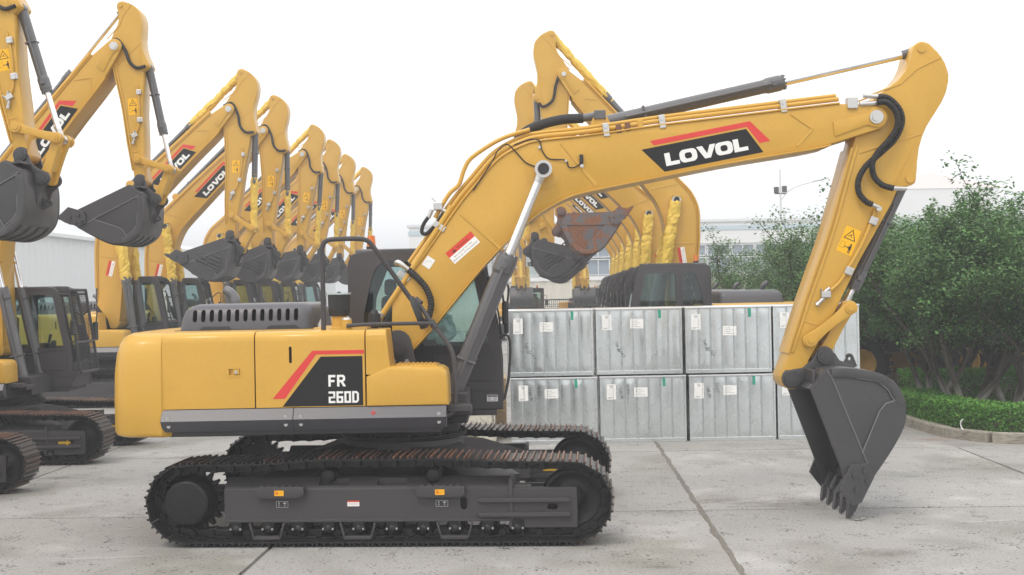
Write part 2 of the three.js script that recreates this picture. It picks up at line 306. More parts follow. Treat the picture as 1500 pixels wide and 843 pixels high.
function addCrawler(parent, side, o) {                                       // one track with its frame, origin under the slewing centre
  const g = new THREE.Group(); g.name = 'crawler_track'; parent.add(g);
  g.position.z = side * 1.295; const s = side;
  if (o.shoes) {
    SH.forEach((h, i) => {
      const onTop = h.y > 0.6; const v = onTop ? (h.x < -0.6 ? (i % 4 === 0 ? 1 : 0) : h.x < 0.1 ? 1 + i % 2 : 2 + (i * 7 % 3 ? 1 : 0)) : h.x > 1.9 ? 1 + i % 2 : 0;
      const m = mesh(g, 'track_shoe', geo('shoe' + v, () => shoeGeometry(v)), M.shoe); m.position.set(h.x, h.y, 0); m.rotation.z = h.a;
    });
  } else {
    const merged = geo('shoesAll', () => mergeGeometries(SH.map((h) => { const q = shoeGeometry(0); q.rotateZ(h.a); q.translate(h.x, h.y, 0); return q; })));
    mesh(g, 'track_belt', merged, M.shoe);
  }
  if (o.hi) SH.forEach((h) => { const m = mesh(g, 'track_link', geo('link', linkGeometry), M.trackBlack); m.position.set(h.x, h.y, 0); m.rotation.z = h.a; });
  else mesh(g, 'link_chain', geo('linksAll', () => mg(SH.map((h) => { const q = linkGeometry(); q.rotateZ(h.a); q.translate(h.x, h.y, 0); return q; }))), M.trackBlack);
  // wheels
  const sp = mesh(g, 'sprocket', geo('sprocket', sprocketGeometry), M.trackBlack); sp.position.set(-1.99, 0.442, 0);
  const hub = mesh(g, 'travel_motor_cover', geo('hub' + s, () => {
    const q = mg([LZ([[0, 0], [0.2, 0], [0.226, -0.02], [0.234, -0.05], [0.236, -0.2], [0.27, -0.21], [0.27, -0.26], [0, -0.26]].map((p) => [p[0], p[1]])), ...circ(0, 0, 0.19, 12).map(([x, y]) => disc(x, y, -0.004, 0.006, 0.012, 8)), disc(0.07, 0.09, -0.004, 0.008, 0.02, 10), disc(0.05, -0.12, -0.004, 0.008, 0.02, 10)]);
    if (s < 0) q.rotateY(Math.PI); q.translate(0, 0, s * 0.27); return q;
  }), M.trackBlack); hub.position.set(-1.99, 0.442, 0);
  const id = mesh(g, 'idler_wheel', geo('idler', () => LZ([[0.05, -0.11], [0.1, -0.11], [0.12, -0.05], [0.22, -0.04], [0.25, -0.085], [0.292, -0.085], [0.3, -0.05], [0.315, -0.045], [0.315, 0.045], [0.3, 0.05], [0.292, 0.085], [0.25, 0.085], [0.22, 0.04], [0.12, 0.05], [0.1, 0.11], [0.05, 0.11]])), M.trackBlack); id.position.set(1.92, 0.442, 0);
  for (const x of [-1.5, -1.17, -0.86, -0.55, -0.24, 0.1, 0.42, 0.74, 1.07, 1.37]) {
    const r = mesh(g, 'track_roller', geo('roller', () => mg([LZ([[0, -0.19], [0.05, -0.19], [0.06, -0.12], [0.1, -0.11], [0.1, -0.04], [0.085, -0.03], [0.085, 0.03], [0.1, 0.04], [0.1, 0.11], [0.06, 0.12], [0.05, 0.19], [0, 0.19]]), box(-0.062, 0.062, -0.02, 0.09, 0.125, 0.185, 0.012), box(-0.062, 0.062, -0.02, 0.09, -0.185, -0.125, 0.012)])), M.trackBlack);
    r.position.set(x, 0.158, 0);
    if (o.hi && s > 0) for (const dx of [-0.05, 0.05]) { const b = mesh(g, 'bolt', geo('bolt', () => disc(0, 0, 0, 0.018, 0.012, 6)), M.bolt); b.position.set(x + dx, 0.168, 0.186); }
  }
  for (const x of [-0.55, 0.52]) { const r = mesh(g, 'carrier_roller', geo('carrier', () => mg([LZ([[0, -0.12], [0.07, -0.12], [0.075, -0.05], [0.06, -0.04], [0.06, 0.04], [0.075, 0.05], [0.075, 0.12], [0.06, 0.15], [0, 0.15]]), box(-0.045, 0.045, -0.12, 0.03, -0.16, -0.122, 0.008)])), M.trackBlack); r.position.set(x, 0.69, 0.01); if (s < 0) r.rotation.y = Math.PI; }
  // frame
  const fr = mesh(g, 'side_frame', geo('sideframe', () => mg([
    cut(extX([[-0.17, 0.24], [0.17, 0.24], [0.17, 0.56], [0.15, 0.585], [0.03, 0.665], [-0.03, 0.665], [-0.15, 0.585], [-0.17, 0.56]], -1.62, 1.3, 0.008), [stadium(0.83, 0.415, 0.035, 0.065, 0.04, 0.3), stadium(0.83, 0.415, 0.035, 0.065, -0.3, -0.04), plainBox(-0.65, -0.35, 0.5, 0.7, 0.05, 0.13), plainBox(-0.05, 0.25, 0.5, 0.7, 0.05, 0.13)]),
    box(-1.62, 1.3, 0.232, 0.262, -0.182, 0.182, 0.006),
    cut(box(1.3, 1.97, 0.16, 0.568, 0.1, 0.162, 0.012), [stadium(1.72, 0.375, 0.055, 0.03, 0, 0.3)]), cut(box(1.3, 1.97, 0.16, 0.568, -0.162, -0.1, 0.012), [stadium(1.72, 0.375, 0.055, 0.03, -0.3, 0)]), box(1.285, 1.325, 0.16, 0.66, -0.18, 0.18, 0.006),
    box(1.3, 1.5, 0.26, 0.56, -0.1, 0.1, 0.01),
    box(-1.9, -1.6, 0.3, 0.58, -0.14, -0.06, 0.01),
  ])), M.grey); void fr;
  for (const z of [0.162, -0.162]) for (const y of [0.302, 0.448]) mesh(g, 'guide_rib', geo('rib' + z + y, () => box(0.98, 1.9, y - 0.022, y + 0.022, z > 0 ? 0.171 : -0.215, z > 0 ? 0.215 : -0.171, 0.008)), M.grey);
  if (o.hi && s > 0) {
    for (const x of [-1.03, 0.6]) {
      mesh(g, 'step', geo('step' + x, () => mg([ext([[x - 0.25, 0.6], [x - 0.25, 0.52], [x - 0.2, 0.485], [x + 0.2, 0.485], [x + 0.25, 0.52], [x + 0.25, 0.6]], 0.172, 0.25, 0.006), ...[-0.18, -0.11, -0.04, 0.04, 0.11, 0.18].map((d) => box(x + d - 0.02, x + d + 0.02, 0.6, 0.612, 0.18, 0.245, 0.003))])), M.grey);
      decal(g, 'tie_down_label', quad(0.095, 0.055), M.hookLabel, x, 0.54, 0.2535);
      decal(g, 'rating_plate', quad(0.125, 0.066), M.plate, x + 0.01, 0.415, 0.1745);
    }
    decal(g, 'caution_plate', quad(0.122, 0.058), M.redPlate, -0.29, 0.42, 0.1745);
    for (const x of [-1.17, -0.24, 0.74]) mesh(g, 'chain_guard', geo('guard' + x, () => mg([ext(strip([[x - 0.165, 0.235], [x - 0.13, 0.09], [x + 0.13, 0.09], [x + 0.165, 0.235]], 0.022), 0.19, 0.232, 0.004), box(x - 0.135, x + 0.135, 0.062, 0.1, 0.15, 0.236, 0.008)])), M.grey);
  } else if (o.shoes) {
    const port = mesh(g, 'arrow_label', geo('arrow', () => new THREE.ShapeGeometry(shape([[-0.11, -0.022], [0.03, -0.022], [0.03, -0.05], [0.11, 0], [0.03, 0.05], [0.03, 0.022], [-0.11, 0.022]]))), M.tapeYellow); port.position.set(1.62, 0.37, 0.166); port.visible = true;
    if (s < 0) port.position.z = 0.166;
  }
  return g;
}
function xFrameGeometry() {
  const parts = [cyl([0, 0.5, 0], [0, 0.93, 0], 0.74, 0.66, 40)];
  for (const sx of [-1, 1]) for (const sz of [-1, 1]) {
    const a = [0.3, 0.62], leg = [];
    const P0 = [sx * 0.25, sz * 0.25], P1 = [sx * 1.12, sz * 1.13]; void a;
    const dx = P1[0] - P0[0], dz = P1[1] - P0[1], l = Math.hypot(dx, dz), nx = -dz / l, nz = dx / l;
    for (const [t, w, y0, y1] of [[0, 0.34, 0.46, 0.9], [0.45, 0.3, 0.4, 0.84], [1, 0.34, 0.3, 0.62]]) leg.push([[P0[0] + dx * t + nx * w, y0, P0[1] + dz * t + nz * w], [P0[0] + dx * t - nx * w, y0, P0[1] + dz * t - nz * w], [P0[0] + dx * t - nx * w, y1, P0[1] + dz * t - nz * w], [P0[0] + dx * t + nx * w, y1, P0[1] + dz * t + nz * w]]);
    parts.push(loft(leg));
  }
  return mg(parts);
}

// counterweight as stacked plan outlines
function counterweightGeometry() {
  const plan = (i) => {
    const h = [[-2.335, 1.37 - i * 0.6], ...circ(-2.58 + 0.02, 1.37 - 0.34, 0.34 - i, 8, R(84), R(165)).map(([x, z]) => [x, z]), [-2.965 + i, 0.8], [-3.0 + i, 0.4], [-3.01 + i, 0]];
    const m = h.slice(0, -1).reverse().map(([x, z]) => [x, -z]);
    return [...h, ...m, [-2.2, -1.2], [-2.2, 1.2]];
  };
  return loft([[1.108, 0.06], [1.125, 0.02], [1.16, 0], [1.5, 0], [1.75, 0.006], [1.95, 0.03], [2.06, 0.065], [2.13, 0.115], [2.163, 0.19], [2.17, 0.26]].map(([y, i]) => plan(i).map(([x, z]) => [x, y, z])).reverse());
}
const hoodSlots = Array.from({ length: 13 }, (_, i) => [-2.16 + i * 0.0905, 2.325]);
function hoodGeometry() {
  const rings = [];
  for (const [y, i] of [[2.17, 0], [2.3, 0.025], [2.38, 0.06], [2.43, 0.12], [2.45, 0.2]]) {
    const x0 = -2.34 + i * 0.9, x1 = -0.88 - i * 0.5, z0 = -0.75 + i, z1 = 0.68 - i * 0.7, r = 0.13;
    rings.push([...circ(x1 - r, z1 - r, r, 6, R(90), 0), ...circ(x1 - r, z0 + r, r, 6, 0, R(-90)), ...circ(x0 + r, z0 + r, r, 6, R(-90), R(-180)), ...circ(x0 + r, z1 - r, r, 6, R(180), R(90))].map(([x, z]) => [x, y, z]));
  }
  return loft(rings.reverse());
}
function panelGeometry(x0, x1, y0 = 1.392, zf = 1.35, yt = 2.168) {
  const pr = [[zf, y0], [zf, yt - 0.11], [zf - 0.006, yt - 0.06], [zf - 0.025, yt - 0.026], [zf - 0.06, yt - 0.006], [zf - 0.12, yt], [zf - 0.5, yt + 0.006], [zf - 0.5, yt - 0.03], [zf - 0.12, yt - 0.035], [zf - 0.05, yt - 0.08], [zf - 0.035, yt - 0.13], [zf - 0.035, y0]];
  return extX(pr, x0, x1, 0.006, [], 0.7);
}
const boxGlyph = (rects) => mg(rects.map(([x0, x1, y0, y1]) => plainBox(x0, x1, y0, y1, 0, 0.0025)));
function modelText() {
  const H = 0.118, W = 0.068, t = 0.021, gap = 0.012;
  const G = {
    2: [[0, W, H - t, H], [W - t, W, H / 2, H - t], [0, W, H / 2 - t / 2, H / 2 + t / 2 - 0.004], [0, t, t, H / 2 - t / 2], [0, W, 0, t]],
    6: [[0, W, H - t, H], [0, t, t, H - t], [t, W, H / 2 - t / 2, H / 2 + t / 2], [W - t, W, t, H / 2 - t / 2], [0, W, 0, t]],
    0: [[0, W, H - t, H], [0, t, t, H - t], [W - t, W, t, H - t], [0, W, 0, t]],
  };
  const out = []; ['2', '6', '0'].forEach((c, i) => { const g = boxGlyph(G[c]); g.translate(i * (W + gap), 0, 0); out.push(g); });
  const D = new THREE.ExtrudeGeometry(shape([[0, 0], [W * 0.7, 0], [W, t * 1.1], [W, H - t * 1.1], [W * 0.7, H], [0, H]], [[[t, t], [t, H - t], [W - t - 0.004, H - t], [W - t, H - t - 0.006], [W - t, t + 0.006], [W - t - 0.004, t]]]), { depth: 0.0025, bevelEnabled: false }); D.translate(3 * (W + gap), 0, 0); out.push(D);
  const y = 0.168, f = boxGlyph([[0, 0.024, 0, H], [0.024, 0.072, H - 0.024, H], [0.024, 0.062, H / 2 - 0.014, H / 2 + 0.008]]); f.translate(0, y, 0); out.push(f);
  const r = new THREE.ExtrudeGeometry(shape([[0, 0], [0.024, 0], [0.024, 0.042], [0.038, 0.042], [0.062, 0], [0.09, 0], [0.062, 0.048], [0.08, 0.06], [0.084, 0.08], [0.08, 0.104], [0.062, H], [0, H]], [[[0.024, 0.066], [0.024, H - 0.022], [0.052, H - 0.022], [0.06, 0.09], [0.06, 0.074], [0.052, 0.066]]]), { depth: 0.0025, bevelEnabled: false }); r.translate(0.088, y, 0); out.push(r);
  return mg(out);
}
function brandText() {
  const H = 0.142, out = []; let x = 0;
  const ex = (p, holes) => { const g = new THREE.ExtrudeGeometry(shape(p, holes), { depth: 0.0025, bevelEnabled: false }); return g; };
  const rrect = (w, h, r, ox = 0, oy = 0) => [...circ(ox + w - r, oy + h - r, r, 6, 0, R(90)), ...circ(ox + r, oy + h - r, r, 6, R(90), R(180)), ...circ(ox + r, oy + r, r, 6, R(180), R(270)), ...circ(ox + w - r, oy + r, r, 6, R(270), R(360))];
  const L = () => ex([[0, 0], [0.155, 0], [0.155, 0.042], [0.06, 0.042], [0.06, H], [0, H]]);
  const O = () => ex(rrect(0.195, H, 0.052), [rrect(0.195 - 0.116, H - 0.076, 0.026, 0.058, 0.038).reverse()]);
  const Vv = () => ex([[0.075, 0], [0.14, 0], [0.215, H], [0.15, H], [0.108, 0.05], [0.066, H], [0, H]]);
  for (const [f, w] of [[L, 0.163], [O, 0.198], [Vv, 0.203], [O, 0.205], [L, 0.155]]) { const g = f(); g.translate(x, 0, 0); out.push(g); x += w; }
  const g = mg(out); g.translate(-x / 2, -H / 2, 0); return g;
}
function addBrandDecal(parent, side) {
  const c = rel([3.4, 4.04], F), z = side * 0.3005;
  const place = (m, dz) => { m.position.set(c[0], c[1], z + side * dz); m.rotation.set(0, side > 0 ? 0 : Math.PI, (side > 0 ? 1 : -1) * R(10.2), 'YXZ'); };
  const flip = (p) => (side > 0 ? p : p.map(([u, v]) => [-u, v]).reverse());
  place(mesh(parent, 'decal_stripe', geo('stripe' + side, () => ext(flip([[-0.57, 0.222], [0.555, 0.222], [0.735, -0.037], [0.615, -0.037], [0.51, 0.166], [-0.535, 0.166]]), 0, 0.002, 0, [], 0)), M.red), 0);
  place(mesh(parent, 'decal_panel', geo('panel' + side, () => ext(flip([[-0.68, 0.146], [0.497, 0.146], [0.635, -0.142], [-0.475, -0.142]]), 0, 0.002, 0, [], 0)), M.decalBlack), 0);
  const t = mesh(parent, 'decal_lettering', geo('brand', brandText), M.white); place(t, 0.0022);
  t.position.x += 0.02 * Math.cos(R(10)); t.position.y -= 0.012;
}
function sleeveGeometry(len, r, s) {
  const n = 46, seg = 18;
  const g = tube([[0, 0, 0], [0, len / 2, 0], [0, len, 0]], r, n, seg, (t, a) => {
    const an = a * Math.PI * 2, x = Math.cos(an), y = Math.sin(an);
    const tie = 1 - 0.35 * Math.exp(-Math.pow((t - 0.03) / 0.03, 2)) - 0.3 * Math.exp(-Math.pow((t - 0.97) / 0.03, 2)) - 0.2 * Math.exp(-Math.pow((t - 0.62) / 0.02, 2));
    return tie * (1 + 0.3 * noise(x * 1.3 + s, y * 1.3, t * len * 5) + 0.2 * noise(x * 2.5, y * 2.5 + s, t * len * 16) + 0.1 * noise(x * 5 + s, y * 5, t * len * 34));
  });
  return toCreasedNormals(g.toNonIndexed(), 0.5);
}
// a hydraulic cylinder from a to b (machine plane x,y), at depth z
function addCylinder(parent, name, a, b, z, r, barrel, rodR, o = {}) {
  const L = dist(a, b), ang = Math.atan2(b[1] - a[1], b[0] - a[0]) - Math.PI / 2, bl = Math.min(barrel, L - 0.2);
  const m = mesh(parent, name, geo(`cyl${name}${r}${bl.toFixed(2)}`, () => mg([
    cyl([0, 0.06, 0], [0, bl, 0], r, r, 26), disc(0, 0, -r * 0.9, r * 0.9, r * 0.95, 20), cyl([0, bl - 0.2, 0], [0, bl - 0.16, 0], r, r * 1.16, 26), cyl([0, bl - 0.16, 0], [0, bl - 0.015, 0], r * 1.16, r * 1.16, 26), cyl([0, bl - 0.015, 0], [0, bl + 0.03, 0], r * 1.08, r * 1.0, 26),
    ...circ(0, 0, r * 0.98, 10).map(([x, zz]) => cyl([x, bl + 0.01, zz], [x, bl + 0.045, zz], 0.011, 0.011, 6)),
    cyl([0, 0.3, r + 0.025], [0, bl - 0.08, r + 0.025], 0.017, 0.017, 8), box(-0.03, 0.03, bl - 0.13, bl - 0.07, r * 0.7, r + 0.045, 0.008), box(-r * 1.1, r * 1.1, 0.5, 0.53, -r * 1.1, r * 1.2, 0.01),
  ])), M.cylinder);
  m.position.set(a[0], a[1], z); m.rotation.z = ang;
  const rod = mesh(m, 'rod', geo(`rod${rodR}_${(L - bl).toFixed(3)}`, () => mg([cyl([0, 0, 0], [0, L - bl - 0.05, 0], rodR, rodR, 24)])), M.chrome); rod.position.y = bl + 0.02;
  const eye = mesh(m, 'rod_eye', geo(`eye${r}`, () => mg([disc(0, 0, -r * 0.8, r * 0.8, r * 0.95, 20), cyl([0, -0.16, 0], [0, -0.04, 0], rodR * 1.05, rodR * 1.25, 18)])), o.eyeMat ?? M.steel); eye.position.y = L;
  if (o.sleeve) { const s = mesh(m, 'protective_sleeve', sleeveGeometry(L - bl + 0.02 + o.sleeve, r * 1.2, o.seed ?? 1), M.sleeve); s.position.y = bl - o.sleeve + 0.06; }
  return m;
}
function cabParts(cab, o) {
  const out = [[-0.64, 1.17], [-0.65, 2.84], [-0.635, 2.92], [-0.59, 2.985], [-0.5, 3.022], [-0.2, 3.04], [0.66, 3.045], [0.8, 3.02], [0.88, 2.96], [0.93, 2.84], [1.1, 1.95], [1.125, 1.7], [1.125, 1.17]];
  const win = [[-0.5, 1.95], [-0.48, 2.3], [-0.4, 2.65], [-0.34, 2.82], [-0.27, 2.89], [-0.2, 2.91], [0.72, 2.91], [0.8, 2.84], [0.98, 1.95], [0.94, 1.9], [-0.46, 1.9]];
  mesh(cab, 'side_panel', geo('cabR', () => ext(out, -0.41, -0.35, 0.015, [win])), M.grey);
  const wf = [[0.1, 1.92], [0.1, 2.8], [0.15, 2.86], [0.7, 2.87], [0.77, 2.8], [0.94, 1.97], [0.9, 1.9], [0.13, 1.9]], wr = [[-0.5, 1.95], [-0.44, 2.5], [-0.3, 2.83], [-0.24, 2.87], [-0.04, 2.87], [-0.02, 2.83], [-0.02, 1.92], [-0.06, 1.9], [-0.46, 1.9]];
  mesh(cab, 'door_panel', geo('cabL', () => ext(out, -1.38, -1.32, 0.015, [wf, wr])), M.grey);
  mesh(cab, 'door_handle', geo('cabHandle', () => box(0.0, 0.08, 1.8, 1.98, -1.41, -1.375, 0.012)), M.black);
  mesh(cab, 'roof', geo('cabRoof', () => extX([[-0.4, 2.93], [-0.4, 3.0], [-0.43, 3.035], [-0.6, 3.055], [-1.13, 3.055], [-1.3, 3.035], [-1.33, 3.0], [-1.33, 2.93]], -0.56, 0.78, 0.01)), M.grey);
  mesh(cab, 'rear_panel', geo('cabRear', () => { const q = mg([extX([[-0.41, 1.17], [-0.41, 2.98], [-1.32, 2.98], [-1.32, 1.17]], -0.63, -0.6, 0.006, [[[-0.53, 2.0], [-1.2, 2.0], [-1.2, 2.78], [-0.53, 2.78]]])]); return q; }), M.grey);
  mesh(cab, 'base', geo('cabBase', () => mg([box(-0.62, 1.115, 1.175, 1.42, -1.318, -0.412, 0.02), box(1.04, 1.118, 1.4, 1.62, -1.318, -0.412, 0.02)])), M.grey);
  mesh(cab, 'lower_panel', geo('cabLow', () => mg([box(0.32, 1.04, 1.5, 1.82, -0.35, -0.34, 0.006), box(0.36, 1.08, 1.385, 1.395, -0.352, -0.34, 0.002)])), M.grey);
  // panes
  mesh(cab, 'side_glass', geo('gR', () => ext(win.map(([x, y]) => [0.24 + (x - 0.24) * 1.03, 2.4 + (y - 2.4) * 1.03]), -0.387, -0.383, 0, [], 0)), M.glass);
  mesh(cab, 'door_glass', geo('gL', () => mg([ext(wf.map(([x, y]) => [0.52 + (x - 0.52) * 1.04, 2.4 + (y - 2.4) * 1.03]), -1.352, -1.348, 0, [], 0)])), M.glass);
  mesh(cab, 'quarter_glass', geo('gQ', () => mg([ext(wr.map(([x, y]) => [-0.25 + (x + 0.25) * 1.04, 2.4 + (y - 2.4) * 1.03]), -1.352, -1.348, 0, [], 0)])), M.glass);
  mesh(cab, 'rear_glass', geo('gB', () => plainBox(-0.617, -0.613, 1.98, 2.8, -1.22, -0.51)), M.glass);
  mesh(cab, 'windscreen', geo('gF', () => extX([[-0.415, 0], [-0.415, 0.93], [-1.315, 0.93], [-1.315, 0]], 0, 0.005, 0, [], 0).rotateZ(R(10.5)).translate(1.085, 1.93, 0)), M.glass);
  mesh(cab, 'lower_windscreen', geo('gF2', () => plainBox(1.095, 1.1, 1.6, 1.92, -1.315, -0.415)), M.glass);
  mesh(cab, 'windscreen_frame', geo('cabF', () => { const q = mg([plainBox(1.06, 1.115, 1.9, 1.95, -1.318, -0.412)]); const p = mg([plainBox(-0.02, 0.03, 0, 0.96, -0.46, -0.415), plainBox(-0.02, 0.03, 0, 0.96, -1.315, -1.27)]); p.rotateZ(R(10.5)); p.translate(1.085, 1.93, 0); return mg([q, p]); }), M.grey);
  mesh(cab, 'seat', geo('seat', () => mg([box(-0.2, 0.35, 1.72, 1.88, -1.1, -0.62, 0.06), box(-0.3, -0.12, 1.8, 2.5, -1.08, -0.64, 0.06), box(-0.27, -0.14, 2.5, 2.7, -0.98, -0.74, 0.05), box(0.1, 0.5, 1.42, 1.72, -1.05, -0.7, 0.03)])), M.seat);
  mesh(cab, 'console', geo('console', () => mg([box(0.1, 0.42, 1.85, 1.98, -0.6, -0.46, 0.03), box(0.1, 0.42, 1.85, 1.98, -1.26, -1.12, 0.03), cyl([0.38, 1.97, -0.53], [0.42, 2.14, -0.53], 0.018, 0.03, 10), cyl([0.38, 1.97, -1.19], [0.42, 2.14, -1.19], 0.018, 0.03, 10), box(0.7, 0.78, 1.42, 2.05, -0.52, -0.44, 0.02)])), M.seat);
  if (o.hi) mesh(cab, 'seat_film', geo('film', () => { const q = new THREE.IcosahedronGeometry(0.16, 3); const p = q.attributes.position; for (let i = 0; i < p.count; i++) { const s = 1 + 0.45 * noise(p.getX(i) * 14, p.getY(i) * 14, p.getZ(i) * 14); p.setXYZ(i, p.getX(i) * s * 1.1, p.getY(i) * s * 1.2, p.getZ(i) * s); } q.computeVertexNormals(); q.translate(0.4, 2.1, -0.56); return q; }), M.film);
  const bz = o.beaconZ ?? -1.0;
  mesh(cab, 'beacon', geo('beacon' + bz, () => cyl([-0.44, 3.1, bz], [-0.44, 3.23, bz], 0.055, 0.045, 16)), M.orange);
  mesh(cab, 'beacon_base', geo('beaconBase' + bz, () => cyl([-0.44, 3.02, bz], [-0.44, 3.1, bz], 0.06, 0.06, 16)), M.black);
  // mirror and grab bars at the front
  mesh(cab, 'mirror_arm', geo('mirArm', () => mg([tube([[1.0, 2.5, -1.34], [1.14, 2.62, -1.42], [1.2, 2.6, -1.5], [1.18, 2.3, -1.52]], 0.014, 20, 8), tube([[1.08, 2.0, -0.38], [1.19, 2.02, -0.36], [1.2, 1.6, -0.36], [1.14, 1.28, -0.38]], 0.016, 20, 8), tube([[0.93, 2.72, -0.4], [1.1, 2.62, -0.34], [1.16, 2.35, -0.34]], 0.013, 16, 8)])), M.grey);
  mesh(cab, 'mirror', geo('mirA', () => box(1.14, 1.2, 2.0, 2.36, -1.62, -1.42, 0.03)), M.black); mesh(cab, 'mirror', geo('mirB', () => box(1.13, 1.19, 2.14, 2.42, -0.38, -0.24, 0.03)), M.black);
  mesh(cab, 'wiper', geo('wiper', () => tube([[1.12, 1.97, -0.6], [1.08, 2.3, -0.58], [1.0, 2.7, -0.62]], 0.012, 12, 6)), M.black);
  if (o.guard) {
    mesh(cab, 'guard_frame', geo('guardF', () => { const l = [], y0 = 1.45, y1 = 2.98, X = (y) => 1.27 - (y - 1.45) * 0.14; for (const z of [-0.4, -1.34]) l.push(cyl([X(y0), y0, z], [X(y1), y1, z], 0.026, 0.026, 8)); for (const y of [y0, 2.0, y1]) l.push(cyl([X(y), y, -0.4], [X(y), y, -1.34], 0.026, 0.026, 8)); for (const y of [1.5, 2.9]) for (const z of [-0.4, -1.34]) l.push(cyl([X(y), y, z], [X(y) - 0.24, y, z], 0.02, 0.02, 8)); return mg(l); }), M.grey);
    mesh(cab, 'guard_mesh', geo('guardM', () => { const l = [], X = (y) => 1.27 - (y - 1.45) * 0.14; for (let z = -1.3; z < -0.4; z += 0.045) l.push(cyl([X(1.45), 1.45, z], [X(2.98), 2.98, z], 0.004, 0.004, 4)); for (let y = 1.5; y < 2.98; y += 0.045) l.push(cyl([X(y), y, -0.4], [X(y), y, -1.34], 0.004, 0.004, 4)); return mg(l); }), M.grey);
  }
}
const ridgeOffset = (off, x0, x1, n = 12) => { const pts = []; const line = boomRidge.filter((p) => p[0] >= x0 && p[0] <= x1); const st = Math.max(1, Math.floor(line.length / n)); for (let i = 0; i < line.length; i += st) { const a = line[Math.max(0, i - 1)], b = line[Math.min(line.length - 1, i + 1)], dx = b[0] - a[0], dy = b[1] - a[1], l = Math.hypot(dx, dy); pts.push([line[i][0] - dy / l * off, line[i][1] + dx / l * off]); } return pts; };

